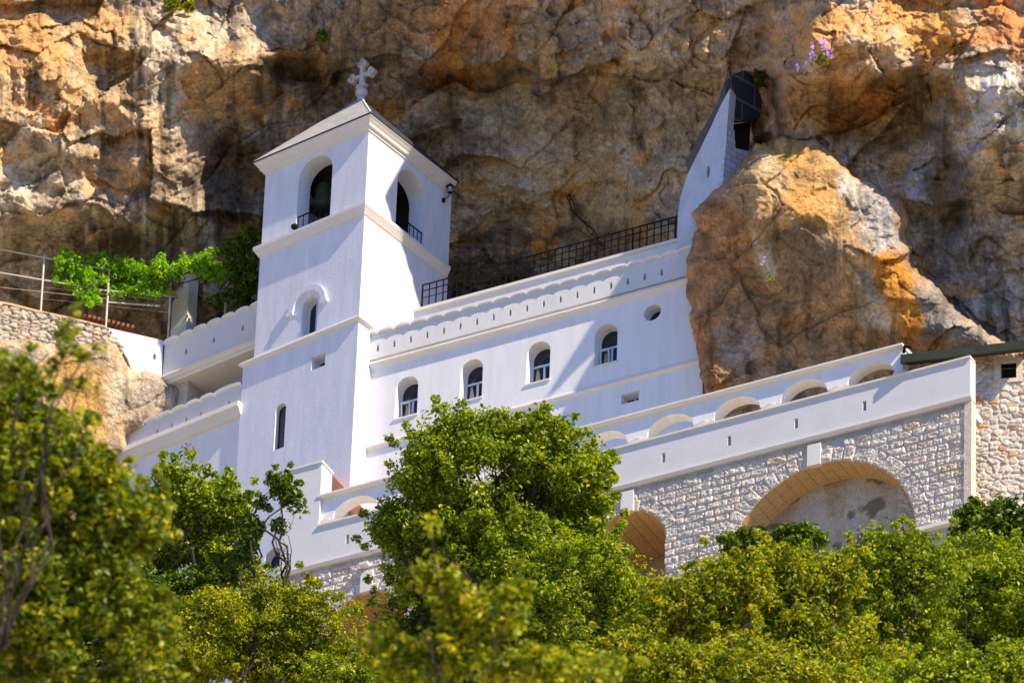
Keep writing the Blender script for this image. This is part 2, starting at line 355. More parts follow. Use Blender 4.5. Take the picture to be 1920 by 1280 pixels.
# bedding lips and hollows seen in the face (px, py, rx, ry, metres, tilt)
for (cx, cy, rx, ry, d, rot) in [(190, 250, 70, 45, .9, 20), (90, 330, 45, 55, .7, 0), (215, 130, 60, 50, .8, 0), (420, 300, 60, 60, .8, 0), (560, 130, 80, 28, 1.5, 5), (430, 350, 80, 70, 1.3, 10), (30, 300, 40, 60, .7, 0), (190, 330, 50, 40, .8, 0), (100, 60, 50, 40, .4, 0),
                                 (330, 70, 50, 60, -.7, 0), (120, 180, 50, 60, -.6, 0), (260, 270, 40, 60, -.7, 0), (400, 130, 90, 50, -.6, 0), (700, 170, 60, 40, -.7, 0), (940, 230, 50, 90, -.3, 10),
                                 (1030, 330, 140, 50, -.5, 0), (1700, 60, 110, 50, -.6, 0), (1560, 60, 60, 50, -.5, 0), (1640, 230, 110, 50, .9, 0), (1880, 210, 60, 70, -.5, 0), (1870, 420, 60, 90, -.6, 0), (1780, 370, 28, 80, 1.0, 0)]:
    a = radians(rot); dx = X-cx; dy = Y-cy; u = (dx*cos(a)+dy*sin(a))/rx; v = (-dx*sin(a)+dy*cos(a))/ry
    rel = rel+d*sstep(1.3, .4, np.sqrt(u*u+v*v)+.12*fbm(X/30, Y/30, 9, 3))
t = t+rel*ampm
R3 = FW[None, None]+RT*((X-960)/FPX)[..., None]+UP*((640-Y)/FPX)[..., None]
V = CAM+R3*t[..., None]
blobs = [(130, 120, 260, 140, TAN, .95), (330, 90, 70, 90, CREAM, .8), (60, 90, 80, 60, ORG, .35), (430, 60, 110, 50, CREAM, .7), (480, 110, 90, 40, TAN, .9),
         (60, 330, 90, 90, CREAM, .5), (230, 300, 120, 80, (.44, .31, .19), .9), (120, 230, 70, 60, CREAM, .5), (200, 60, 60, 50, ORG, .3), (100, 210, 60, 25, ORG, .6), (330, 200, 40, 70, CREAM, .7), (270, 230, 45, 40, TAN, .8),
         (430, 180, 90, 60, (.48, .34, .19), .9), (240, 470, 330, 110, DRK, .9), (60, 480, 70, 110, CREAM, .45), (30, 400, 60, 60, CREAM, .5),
         (700, 60, 260, 90, DRK, .75), (860, 50, 60, 110, (.50, .24, .11), .8), (780, 30, 60, 60, BRN, .8), (950, 40, 40, 80, (.42, .20, .08), .8), (1060, 70, 80, 60, DRK, .8), (560, 150, 100, 42, (.13, .095, .06), .95), (430, 330, 100, 90, (.15, .115, .085), .95),  # darkest blobs here paint in the shade of recesses beside the tower
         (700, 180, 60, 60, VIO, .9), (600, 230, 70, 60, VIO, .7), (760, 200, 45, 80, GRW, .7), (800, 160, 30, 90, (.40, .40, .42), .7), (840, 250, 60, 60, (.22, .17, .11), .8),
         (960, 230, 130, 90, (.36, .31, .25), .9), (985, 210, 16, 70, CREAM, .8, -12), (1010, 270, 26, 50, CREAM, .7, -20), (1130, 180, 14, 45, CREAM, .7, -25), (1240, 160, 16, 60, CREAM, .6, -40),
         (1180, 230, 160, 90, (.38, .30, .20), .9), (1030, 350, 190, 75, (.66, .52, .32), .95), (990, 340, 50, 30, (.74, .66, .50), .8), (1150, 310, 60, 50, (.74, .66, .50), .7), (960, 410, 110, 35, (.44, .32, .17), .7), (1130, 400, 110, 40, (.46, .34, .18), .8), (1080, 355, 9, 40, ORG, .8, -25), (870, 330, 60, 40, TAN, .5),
         (980, 440, 150, 22, (.15, .11, .07), .85, -12), (1010, 445, 40, 16, ORG, .6), (930, 530, 150, 60, (.15, .11, .07), .9), (1200, 470, 130, 50, (.25, .17, .09), .8), (1290, 60, 90, 60, (.33, .21, .10), .8), (1000, 128, 250, 12, (.45, .26, .08), .8, -2), (1000, 152, 260, 14, (.16, .12, .08), .75, -2), (860, 145, 60, 14, ORG, .6, 4),  # darkest blobs paint shade into the cave foot and under the ceiling lip
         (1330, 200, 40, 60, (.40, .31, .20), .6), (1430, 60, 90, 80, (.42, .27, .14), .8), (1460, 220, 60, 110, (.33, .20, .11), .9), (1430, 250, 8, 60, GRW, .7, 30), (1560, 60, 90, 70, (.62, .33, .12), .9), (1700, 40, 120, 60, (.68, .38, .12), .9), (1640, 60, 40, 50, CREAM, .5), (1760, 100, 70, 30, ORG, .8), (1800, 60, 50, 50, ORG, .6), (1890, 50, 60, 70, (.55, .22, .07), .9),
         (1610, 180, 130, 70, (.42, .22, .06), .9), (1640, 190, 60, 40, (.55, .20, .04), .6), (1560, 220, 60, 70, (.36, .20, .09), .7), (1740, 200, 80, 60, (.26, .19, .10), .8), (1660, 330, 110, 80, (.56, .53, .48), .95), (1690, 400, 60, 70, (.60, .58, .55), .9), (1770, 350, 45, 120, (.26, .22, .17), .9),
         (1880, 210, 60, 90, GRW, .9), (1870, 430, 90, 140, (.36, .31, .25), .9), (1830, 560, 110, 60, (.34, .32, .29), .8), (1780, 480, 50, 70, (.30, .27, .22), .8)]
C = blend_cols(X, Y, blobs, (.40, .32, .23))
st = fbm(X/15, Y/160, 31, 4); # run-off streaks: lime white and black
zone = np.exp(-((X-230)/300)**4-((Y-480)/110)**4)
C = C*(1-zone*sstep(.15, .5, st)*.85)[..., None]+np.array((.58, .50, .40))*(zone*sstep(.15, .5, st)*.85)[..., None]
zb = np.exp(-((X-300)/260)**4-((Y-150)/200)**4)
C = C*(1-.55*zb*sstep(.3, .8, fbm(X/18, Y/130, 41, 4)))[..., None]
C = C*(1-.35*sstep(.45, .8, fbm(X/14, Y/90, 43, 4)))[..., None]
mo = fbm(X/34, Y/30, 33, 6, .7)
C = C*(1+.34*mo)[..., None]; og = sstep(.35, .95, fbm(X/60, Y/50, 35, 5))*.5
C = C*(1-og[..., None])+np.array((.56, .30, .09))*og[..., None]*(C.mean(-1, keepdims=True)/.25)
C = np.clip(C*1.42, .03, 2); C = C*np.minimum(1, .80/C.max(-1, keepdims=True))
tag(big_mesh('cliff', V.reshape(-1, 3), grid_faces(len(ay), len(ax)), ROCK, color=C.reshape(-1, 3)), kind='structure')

def poly_sd(X, Y, P):
    """signed distance (positive inside) to a polygon"""
    d = np.full(X.shape, 1e9); ins = np.zeros(X.shape, bool); n = len(P)
    for i in range(n):
        x0, y0 = P[i]; x1, y1 = P[(i+1) % n]; ex, ey = x1-x0, y1-y0
        k = np.clip(((X-x0)*ex+(Y-y0)*ey)/(ex*ex+ey*ey), 0, 1); d = np.minimum(d, np.hypot(X-x0-k*ex, Y-y0-k*ey))
        cr = ((y0 > Y) != (y1 > Y)) & (X < (x1-x0)*(Y-y0)/((y1-y0) if y1 != y0 else 1e-9)+x0); ins ^= cr
    return np.where(ins, d, -d)
def lump(name, poly, tfun, blobs, base, box, step=2.1, edge=70, drop=3.0, back=7.0, amp=.7, seed=5, wob=9, mo_amp=.3, post=None):
    ax = np.arange(box[0], box[2], step); ay = np.arange(box[1], box[3], step); X, Y = np.meshgrid(ax, ay)
    sd = poly_sd(X, Y, poly)+wob*fbm(X/26, Y/26, seed+90, 4)*.6
    t = tfun(X, Y)+drop*(1-np.sqrt(np.clip(1-(1-np.clip(sd/edge, 0, 1))**2, 0, 1)))+rock_relief(X, Y, amp, seed)*sstep(0, 12, sd)
    t = np.where(sd < 0, t+np.minimum(-sd*1.6, back), t)
    C = blend_cols(X, Y, blobs, base, seed+4, 18); C = np.clip(C*(1+mo_amp*fbm(X/30, Y/30, seed+33, 5, .62))[..., None]*(1-.4*sstep(.3, .9, fbm(X/18, Y/90, seed+43, 4)))[..., None], .02, .8)
    if post: C = post(X, Y, C)
    R3 = FW[None, None]+RT*((X-960)/FPX)[..., None]+UP*((640-Y)/FPX)[..., None]; V = (CAM+R3*t[..., None]).reshape(-1, 3)
    Q = grid_faces(len(ay), len(ax)); k = (sd.ravel()[Q] > -back/1.6-step).all(1); Q = Q[k]
    u, inv = np.unique(Q, return_inverse=True)
    return big_mesh(name, V[u], inv.reshape(-1, 4), ROCK, color=C.reshape(-1, 3)[u])
bp = [(1325, 740), (1308, 680), (1298, 620), (1290, 560), (1288, 485), (1312, 430), (1300, 400), (1335, 365), (1385, 320), (1420, 275), (1470, 262), (1530, 264), (1568, 300), (1600, 332), (1640, 350), (1690, 372), (1702, 430), (1706, 500), (1765, 540), (1800, 590), (1875, 640), (1990, 660), (1990, 900), (1330, 900)]
xb = [1280, 1340, 1420, 1500, 1600, 1700, 1850, 2000]; yb = [260, 330, 410, 480, 560, 620, 700, 900]
tb = [[314, 313.5, 312.4, 312, 311.5, 311, 311, 311], [313, 312.5, 310.6, 310.9, 311.2, 310.4, 310, 310], [313, 312, 310, 309.9, 310.1, 309.5, 309, 309],
      [312.5, 311.5, 310.8, 310.0, 308.6, 308.6, 308.2, 308], [312, 311.2, 310.8, 310.2, 308.7, 307.4, 306.9, 306.8], [311.5, 310.8, 310.4, 310.2, 309.4, 307.2, 305.9, 305.8],
      [310.5, 310, 309.6, 309.4, 309.2, 308.2, 307.2, 307], [309, 309, 308, 308, 307.5, 307, 306, 306]]
bb = [(1340, 600, 60, 200, (.42, .22, .10), .9), (1360, 420, 60, 60, (.46, .25, .11), .9), (1400, 640, 60, 90, (.42, .36, .30), .7), (1450, 560, 60, 60, (.30, .22, .14), .8), (1500, 340, 100, 60, (.64, .38, .15), .95), (1450, 330, 40, 40, (.55, .42, .25), .7), (1560, 400, 50, 80, (.70, .44, .2), .9), (1470, 290, 60, 20, (.62, .36, .08), .7),
      (1540, 260, 30, 30, CREAM, .7), (1650, 420, 40, 80, (.55, .52, .47), .9, -15), (1600, 350, 30, 30, (.62, .57, .5), .8), (1590, 500, 40, 70, (.70, .45, .22), .9), (1640, 560, 40, 60, CREAM, .9), (1750, 580, 60, 50, (.36, .33, .28), .9), (1820, 620, 60, 40, (.34, .31, .26), .9), (1672, 520, 30, 62, ORG, .95, -8), (1692, 595, 32, 40, ORG, .95), (1520, 380, 60, 40, ORG, .45),
      (1400, 520, 70, 120, (.46, .26, .12), .6), (1430, 480, 24, 60, (.54, .48, .40), .8), (1560, 650, 110, 50, (.44, .26, .13), .8), (1480, 640, 60, 50, (.52, .27, .10), .6), (1660, 650, 70, 20, (.45, .22, .08), .7), (1500, 480, 60, 60, (.24, .18, .12), .8), (1420, 690, 30, 30, (.5, .25, .08), .5), (1520, 420, 60, 14, (.62, .38, .08), .7, 10)]
tag(lump('rock_outcrop', bp, lambda X, Y: interp2(X, Y, xb, yb, tb), bb, (.50, .32, .17), (1260, 235, 1985, 895), amp=.42, seed=15, edge=34, drop=1.6), kind='structure')
lp = [(-60, 628), (20, 632), (120, 645), (205, 640), (232, 668), (245, 690), (300, 704), (345, 730), (345, 800), (238, 810), (232, 850), (216, 868), (228, 880), (205, 900), (150, 900), (160, 1300), (-60, 1300)]
lb = [(60, 665, 90, 30, CREAM, .8), (80, 690, 60, 20, ORG, .55), (150, 740, 80, 80, (.76, .45, .14), .95), (170, 810, 60, 60, (.74, .43, .14), .9), (240, 740, 50, 70, (.74, .60, .42), .95), (300, 740, 50, 40, (.62, .52, .42), .9), (200, 850, 40, 40, (.5, .38, .26), .8), (60, 760, 60, 60, (.55, .42, .28), .8)]
def lt(X, Y): return 324.2+(X-0)/300*1.9+(Y-650)/-50*.55*.69+sstep(840, 900, Y)*1.2
tag(lump('rock_ledge', lp, lt, lb, (.58, .44, .27), (-80, 610, 380, 1300), amp=.17, seed=25, edge=26, drop=.9, mo_amp=.2), kind='structure')

# ------------------------------------------------------------------ church
def arch(s0, s1, z0, zc, n=14, rise=None):
    r = (s1-s0)/2; rise = rise or r; c = (s0+s1)/2; zs = zc-rise
    return [(s0, z0), (s1, z0)]+[(c+r*cos(pi*k/n), zs+rise*sin(pi*k/n)) for k in range(n+1)]
def ellipse(c, z, a, b, n=20): return [(c+a*cos(2*pi*k/n), z+b*sin(2*pi*k/n)) for k in range(n)]
def rect(s0, s1, z0, z1): return [(s0, z0), (s1, z0), (s1, z1), (s0, z1)]
TR = Fr(672, 600, 320, 38.5-90)                       # right face of the tower
tower = empty('bell_tower', 'tall white bell tower with grey pyramid roof and stone cross against the cliff', 'bell tower')
# lower stage
mb = MB(); LB = -5.55
mb.plate(T, rect(LB, .0, -16, .02), [rect(-2.18, -1.52, -1.46, -.86), arch(-3.80, -3.30, -4.46, -2.42), arch(-3.92, -3.1, -9.8, -8.9)], 0, -.5, False)
mb.box(TR, 0.001, 5.2, -.5, 0.0, -16, .02); mb.box(T, LB, LB+.5, -5, -.5, -16, .02)
mb.build('wall', TOWERW, tower)
mb = MB()                                            # middle stage
mb.plate(T, rect(-5.06, 0, .02, 5.0), [arch(-2.80, -2.05, .33, 2.02)], -.03, -.55, False)
mb.box(TR, .035, 5.2, -.5, -.002, .02, 5.0); mb.box(T, -5.06, -4.6, -5, -.55, .02, 5.0)
mb.build('wall', TOWERW, tower)
mb = MB()                                            # belfry
mb.plate(T, rect(-5.03, 0, 5.0, 9.1), [arch(-3.36, -1.70, 5.42, 8.60)], -.03, -.75)
mb.plate(TR, rect(.04, 5.2, 5.0, 9.1), [arch(1.90, 3.66, 5.40, 8.43)], -.003, -.80)
mb.box(T, -5.03, -4.5, -5.2, -.75, 5.0, 9.1); mb.box(T, -5.03, -.8, -5.2, -4.7, 5.0, 9.1); mb.box(T, -4.5, -.8, -4.7, -.75, 4.9, 5.05)
mb.build('belfry', TOWERW, tower)
mb = MB(); mb.ring(T, [(-.2, .22), (.03, .22), (.14, .10), (.14, .04), (.03, -.05), (-.2, -.05)], -5.52, 0, -5.0); mb.build('string_course', TRIM, tower)
mb = MB(); mb.ring(T, [(-.3, 5.42), (.06, 5.42), (.20, 5.30), (.20, 5.17), (.12, 5.03), (.03, 4.86), (-.3, 4.86)], -5.05, 0, -5.1); mb.build('string_course', TRIM, tower)
mb = MB(); mb.ring(T, [(-.4, 8.76), (.05, 8.76), (.08, 8.87), (.15, 8.89), (.19, 9.01), (.22, 9.04), (.30, 9.16), (.33, 9.18), (.33, 9.23), (-.4, 9.23)], -5.03, 0, -5.1); mb.build('cornice', TRIM, tower)
# pyramid roof
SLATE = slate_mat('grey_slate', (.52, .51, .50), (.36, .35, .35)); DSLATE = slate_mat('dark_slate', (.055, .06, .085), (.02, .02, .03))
e = .36; zc = 9.28; apex = (-2.52, -2.5)
za = 13.0
for k in range(60):
    q = np.array(T.P(apex[0], apex[1], za))-CAM; yy = 640-FPX*(q@UP)/(q@FW)
    za += (yy-183)/50/.82
mb = MB(); cs = [(-5.03-e, e), (e, e), (e, -5.2), (-5.03-e, -5.2)]
bs = [T.P(s, o, zc) for s, o in cs]; b2 = [T.P(s, o, zc-.05) for s, o in cs]; ap = T.P(*apex, za)
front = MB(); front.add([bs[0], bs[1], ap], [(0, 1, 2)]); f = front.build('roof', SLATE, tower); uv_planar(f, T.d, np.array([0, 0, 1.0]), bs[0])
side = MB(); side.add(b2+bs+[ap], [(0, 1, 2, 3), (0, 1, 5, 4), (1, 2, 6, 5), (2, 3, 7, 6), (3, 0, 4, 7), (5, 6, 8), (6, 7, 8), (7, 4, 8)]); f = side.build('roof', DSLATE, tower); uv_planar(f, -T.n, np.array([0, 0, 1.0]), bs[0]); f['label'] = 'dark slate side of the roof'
mb = MB()
hp = [np.array(bs[1])+(np.array(ap)-np.array(bs[1]))*k for k in (0.0, 1.0)]; mb.tube([hp[0]+[0, 0, .0], hp[1]+[0, 0, .0]], .035, 6)
mb.build('roof_ridge', WHITE, tower)
# cross on a ball
def px_z(px, py, s, o):                               # height at which the vertical through (s,o) crosses a picture row
    z = 10.0
    for k in range(40):
        q = np.array(T.P(s, o, z))-CAM; z += (640-FPX*(q@UP)/(q@FW)-py)/50/.82
    return z
mb = MB(); zb = px_z(0, 175, *apex); A0 = T.P(*apex, zb); mb.lathe(A0, [(.25*sin(pi*k/10)+.001, -.25*cos(pi*k/10)) for k in range(11)], 20)
mb.lathe(A0, [(.17, -.42), (.15, -.2)], 12)
cro = mb.build('cross', CROSSM, tower, True)
mb = MB(); zt = px_z(0, 116, *apex); zm = px_z(0, 143, *apex); z2 = px_z(0, 160, *apex); a, o = apex; th = .07
mb.box(T, a-.09, a+.09, o-th, o+th, zb+.2, zt-.1); mb.box(T, a-.50, a+.50, o-th+.004, o+th-.004, zm-.085, zm+.085)
def lobe(s, z, r=.115):
    P = ellipse(s, z, r, r, 14); mb.plate(T, P, [], o+th+.03, o-th-.03)
for (u, v) in ((a, zt), (a-.11, zt-.14), (a+.11, zt-.14), (a-.54, zm), (a-.44, zm+.11), (a-.44, zm-.11), (a+.54, zm), (a+.44, zm+.11), (a+.44, zm-.11)): lobe(u, v)
lobe(a-.13, zb+.33, .10); lobe(a+.13, zb+.33, .10)
mb.build('cross_arm', CROSSM, cro)
# windows of the tower
def window(fr, parent, outline, o, fmat, fw=.05, bars=(), name='window', glass=GLASS):
    cx = sum(p[0] for p in outline)/len(outline); cz = sum(p[1] for p in outline)/len(outline)
    xs_ = [p[0] for p in outline]; zs_ = [p[1] for p in outline]; W = max(xs_)-min(xs_); H = max(zs_)-min(zs_)
    mx = (max(xs_)+min(xs_))/2; mz = (max(zs_)+min(zs_))/2
    inner = [(mx+(x-mx)*(1-2*fw/W), mz+(z-mz)*(1-2*fw/H)) for x, z in outline]
    mb = MB(); mb.plate(fr, outline, [inner], o, o-.06)
    for (s0, s1, z0, z1) in bars: mb.box(fr, s0, s1, o-.055, o-.004, z0, z1)
    wd = mb.build(name, fmat, parent)
    mb = MB(); mb.plate(fr, outline, [], o-.035, o-.05); mb.build('pane', glass, wd); return wd
wd = window(T, tower, arch(-2.80, -2.05, .33, 2.02), -.42, FRAMEM, .06, [(-2.45, -2.40, .38, 1.95)])
mb = MB(); mb.box(T, -2.42, -2.1, -.56, -.5, .4, 1.7); mb.build('curtain', CURT, wd)
window(T, tower, rect(-2.18, -1.52, -1.46, -.86), -.45, FRAMEM, .05, [(-1.87, -1.83, -1.42, -.9)])
LEAD = plain('leaded_glass', (.09, .09, .085), .5, var=.8, scale=14, bump=.03)
window(T, tower, arch(-3.80, -3.30, -4.46, -2.42), -.22, IRON, .03, [], glass=LEAD)
window(T, tower, arch(-3.92, -3.1, -9.8, -8.9), -.3, FRAMEM, .05, [])
mb = MB(); n = 16; c = -2.52; zc_ = 1.62
for r0, r1, o1 in ((.66, .90, .12), (.62, .70, .07)):
    P = [(c+r1*cos(pi*k/n), zc_+r1*sin(pi*k/n)) for k in range(n+1)]+[(c+r0*cos(pi*k/n), zc_+r0*sin(pi*k/n)) for k in range(n, -1, -1)]
    mb.plate(T, P, [], o1-.03, -.04)
mb.box(T, c-.97, c-.66, -.04, .11, zc_-.16, zc_+.004); mb.box(T, c+.66, c+.97, -.04, .11, zc_-.16, zc_+.004)
mb.build('hood_mould', TOWERW, tower)
# belfry railings
def railing_part(fr, s0, s1, z0, z1, o, nb, parent):
    mb = MB(); mb.box(fr, s0, s1, o-.02, o+.02, z1-.03, z1+.01); mb.box(fr, s0, s1, o-.015, o+.015, z0+.04, z0+.06); r = mb.build('railing', IRON, parent)
    for k in range(nb):
        s = s0+.03+(s1-s0-.06)*k/(nb-1); mb = MB(); mb.box(fr, s-.014, s+.014, o-.012, o+.012, z0, z1-.03); mb.build('baluster', IRON, r)
railing_part(T, -3.36, -1.70, 5.42, 6.12, -.10, 7, tower); railing_part(TR, 1.90, 3.66, 5.42, 6.15, -.12, 8, tower)
def tp(fr, s, o, z): return np.array(fr.P(s, o, z))
bell = empty('bell', 'large dark bronze bell hanging in the tower belfry', 'bell')
bs_, bz_ = T.on(609, 392, -1.4); c = T.P(bs_, -1.4, bz_)
mb = MB(); mb.lathe(c, [(.62, 0), (.60, .06), (.50, .2), (.43, .5), (.40, .95), (.34, 1.12), (.10, 1.2)], 28); mb.build('bell_body', BRONZE, bell, True)
mb = MB(); mb.tube([(c[0], c[1], c[2]+.9), (c[0], c[1], c[2]-.05)], .04); mb.lathe((c[0], c[1], c[2]-.1), [(.01, -.1), (.09, 0), (.01, .1)], 10); mb.build('clapper', IRON, bell)
mb = MB(); mb.box(T, -4.5, -.8, -1.48, -1.32, bz_+1.2, bz_+1.4); mb.build('beam', BARK, bell)
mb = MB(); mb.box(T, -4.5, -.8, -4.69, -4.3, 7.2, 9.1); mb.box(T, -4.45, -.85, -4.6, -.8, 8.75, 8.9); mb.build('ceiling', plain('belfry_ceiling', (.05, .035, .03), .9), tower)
# lantern on the tower
lan = empty('wall_lantern', 'small black lantern on bracket below the tower eave, right side', 'lantern')
s, z = TR.on(832, 372, .05); mb = MB(); mb.lathe(TR.P(s, .04, z-.1), [(.02, -.1), (.08, -.05), (.08, .06), (.02, .12)], 10)
mb.tube([TR.P(s, 0, z), TR.P(s+.02, .15, z-.02), TR.P(s+.05, .28, z+.08), TR.P(s+.05, .3, z+.15)], .022); mb.build('bracket', IRON, lan)
c = TR.P(s+.05, .3, z+.15); mb = MB(); mb.lathe(c, [(.03, 0), (.10, .04), (.10, .06), (.03, .07)], 8); mb.lathe(c, [(.16, .30), (.17, .33), (.05, .44), (.02, .5)], 8)
for k in range(6): mb.tube([(c[0]+.1*cos(k*pi/3), c[1]+.1*sin(k*pi/3), c[2]+.05), (c[0]+.14*cos(k*pi/3), c[1]+.14*sin(k*pi/3), c[2]+.31)], .01, 4)
mb.build('lantern_cage', IRON, lan)
mb = MB(); mb.lathe(c, [(.07, .07), (.1, .29)], 8); gl, _nt, _b = mat('lantern_glass'); _b.inputs['Base Color'].default_value = (.5, .5, .48, 1); _b.inputs['Roughness'].default_value = .1; mb.build('lantern_glass', gl, lan)
fl = MB(); s, z = T.on(553, 428, .08); fl.box(T, s-.1, s+.1, .0, .2, z-.02, z+.13); fl.tube([T.P(s, -.02, z-.06), T.P(s, .1, z)], .03)
tag(fl.build('floodlight', IRON), 'small dark floodlight on the tower ledge left of the belfry railing', 'floodlight')

# long facade
nave = empty('church', 'long white church front with arched windows and scalloped parapet right of tower', 'church')
wins = [(1.75, 2.70), (4.49, 5.42), (7.26, 8.24), (10.08, 11.03)]
holes = [arch(a, b, -4.30, -2.50) for a, b in wins]+[ellipse(12.45, -2.54, .36, .36), rect(11.26, 11.99, -6.30, -5.86)]
mb = MB(); mb.plate(F, rect(-.02, 14.6, -16, -1.3), holes, 0, -.5, False); mb.build('wall', WHITE, nave)
for k, (a, b) in enumerate(wins):
    zt_ = -3.28; mid = (a+b)/2+.02; wd = window(F, nave, arch(a, b, -4.30, -2.50), -.46, FRAMEM, .05, [(a+.04, b-.04, zt_-.04, zt_+.04), (mid-.045, mid+.045, -4.27, zt_)])
    lf = k in (0, 3); s0, s1 = (a+.06, mid-.05) if lf else (mid+.05, b-.05)    # one casement tilted open
    if k != 1:
        mb = MB(); pr = [(-.46, -4.24), (-.40, -4.24), (-.30, zt_-.1), (-.36, zt_-.1)]
        for u0, u1 in ((s0, s0+.05), (s1-.05, s1)): mb.sweep(F, pr, u0, u1)
        mb.sweep(F, [(-.46, -4.25), (-.40, -4.25), (-.396, -4.18), (-.456, -4.18)], s0, s1); mb.sweep(F, [(-.37, zt_-.16), (-.31, zt_-.16), (-.30, zt_-.1), (-.36, zt_-.1)], s0, s1)
        mb.build('casement', FRAMEM, wd)
    mb = MB(); c0 = a+.10
    mb.add([F.P(c0, -.493, -4.26), F.P(c0+.30, -.493, -4.26), F.P(c0+.18, -.493, -3.5), F.P(c0+.1, -.493, -3.4), F.P(c0, -.50, -4.26), F.P(c0+.30, -.50, -4.26), F.P(c0+.18, -.50, -3.5), F.P(c0+.1, -.50, -3.4)], [(0, 1, 2, 3), (7, 6, 5, 4), (0, 4, 5, 1), (1, 5, 6, 2), (2, 6, 7, 3), (3, 7, 4, 0)])
    mb.build('curtain', plain('beige_curtain', (.50, .38, .26), .9), wd)
    mb = MB(); mb.box(F, a-.04, b+.04, -.45, .05, -4.36, -4.295); mb.build('sill', TRIM, nave)
window(F, nave, ellipse(12.45, -2.54, .36, .36), -.45, FRAMEM, .03)
window(F, nave, rect(11.26, 11.99, -6.30, -5.86), -.40, FRAMEM, .04, [(11.6, 11.66, -6.28, -5.9)])
mb = MB(); mb.sweep(F, [(-.2, -1.38), (.015, -1.38), (.02, -1.50), (.17, -1.52), (.18, -1.61), (.13, -1.64), (.07, -1.70), (.02, -1.78), (0.004, -1.80), (-.2, -1.8)], .0, 14.6); mb.build('cornice', TRIM, nave)
mb = MB(); mb.sweep(F, [(-.1, -5.17), (.03, -5.17), (.12, -5.26), (.12, -5.34), (.02, -5.42), (-.1, -5.42)], -.0, 14.6); mb.build('string_course', TRIM, nave)
def scallop(fr, edges, zb_, zcusp, rise, o1, o0, slots, parent, sw=.10, sh=.34, zs=-.9, tall_first=None, rim=True):
    top = []; n = 8
    for a, b in zip(edges[:-1], edges[1:]):
        for k in range(n): x = k/n; top.append((a+(b-a)*x, zcusp+rise*sqrt(max(0, 1-(2*x-1)**2))*.9+.0))
    top.append((edges[-1], zcusp))
    outer = [(edges[0], zb_), (edges[-1], zb_)]+top[::-1]
    tear = [[(s-sw/2, zs-sh/2), (s+sw/2, zs-sh/2), (s+sw/2, zs+.02), (s+sw*.3, zs+sh*.25), (s, zs+sh/2), (s-sw*.3, zs+sh*.25), (s-sw/2, zs+.02)] for s in slots]
    mb = MB(); mb.plate(fr, outer, tear, o1, o0); p = mb.build('parapet', ROUGHC, parent)
    if rim:
        mb = MB(); lo = [(x, z-.085) for x, z in top]; up = [(x, z+.012) for x, z in top]
        for i in range(len(top)-1):
            q = [up[i], up[i+1], lo[i+1], lo[i]]
            vs = [fr.P(x, o1+.10, z) for x, z in q]+[fr.P(x, o0-.03, z) for x, z in q]
            mb.add(vs, [(0, 1, 2, 3), (4, 5, 1, 0), (3, 2, 6, 7)])
        mb.build('parapet_cap', WHITE, p)
    return p
sl_ = [.95+.70*k for k in range(19)]
scallop(F, [.28]+sl_+[14.25], -1.37, -.24, .135, .12, -.22, sl_[:18], nave)
# terrace slab, coping and iron railing
OB = -1.2
(ra, rza), (rb, rzb) = F.on(790, 575, OB), F.on(1280, 449, OB); rz = (rza+rzb)/2; rt = F.on(793, 530, OB)[1]; rt = (rt+F.on(1278, 407, OB)[1])/2
mb = MB(); mb.box(F, ra-.3, 14.6, OB-.5, OB+.10, rz-.14, rz-.01); mb.box(F, ra-.3, 14.6, OB-.5, OB+.02, rz-2.6, rz-.14); mb.build('terrace_edge', TRIM, nave)
mb = MB(); mb.box(F, -.0, 14.6, -5, -.22, -1.7, -1.45); mb.build('terrace_floor', TRIM, nave)
rail = empty('terrace_railing', 'long black iron railing along the terrace under the cave', 'railing')
mb = MB(); mb.box(F, ra, rb, OB-.02, OB+.02, rt-.035, rt+.01); mb.build('top_rail', IRON, rail)
mb = MB(); mb.box(F, ra, rb, OB-.015, OB+.015, rt-.30, rt-.27); mb.build('middle_rail', IRON, rail)
mb = MB(); mb.box(F, ra, rb, OB-.012, OB+.012, rt-.62, rt-.60); mb.build('middle_rail', IRON, rail)
mb = MB(); mb.box(F, ra, rb, OB-.015, OB+.015, rz+.0, rz+.04); mb.build('bottom_rail', IRON, rail)
n = 38
for k in range(n):
    s = ra+.02+(rb-ra-.04)*k/(n-1); w_ = .030 if k % 6 == 0 else .019; mb = MB(); mb.box(F, s-w_, s+w_, OB-.011-w_*.3, OB+.011+w_*.3, rz+.002, rt-.03); mb.build('post' if k % 6 == 0 else 'baluster', IRON, rail)
# tall limewashed wall in the cleft
cave = empty('cave_chapel', 'narrow whitewashed chapel wall squeezed in the cliff cleft above the railing', 'chapel')
OW = -1.1
wp = [F.on(x, y, OW) for x, y in [(1268, 520), (1330, 520), (1350, 420), (1357, 340), (1364, 228), (1369, 166), (1352, 196), (1332, 240), (1310, 285), (1290, 325), (1277, 365), (1271, 400)]]
mb = MB(); mb.plate(F, wp, [ellipse(*F.on(1328, 322, OW), .06, .3, 10)], OW, OW-.5); mb.build('wall', CAVEW, cave)
cs_, cz_ = F.on(1362, 250, OW); p = CAM
SW = Fr(1362, 250, 320, -40); SW.p = np.array(F.P(cs_-.02, OW-.02, 0))
sp = [SW.on(x, y) for x, y in [(1352, 380), (1400, 380), (1412, 285), (1379, 278), (1377, 245), (1364, 226)]]
mb = MB(); mb.plate(SW, sp, [], 0, -.3); CB = slate_mat('painted_brick', (.60, .64, .72), (.34, .36, .42)); f = mb.build('side_wall', CB, cave); uv_planar(f, SW.d, np.array([0, 0, 1.0]), SW.p)
SW2 = Fr(1362, 250, 320, -40); SW2.p = SW.p-SW.n*.5
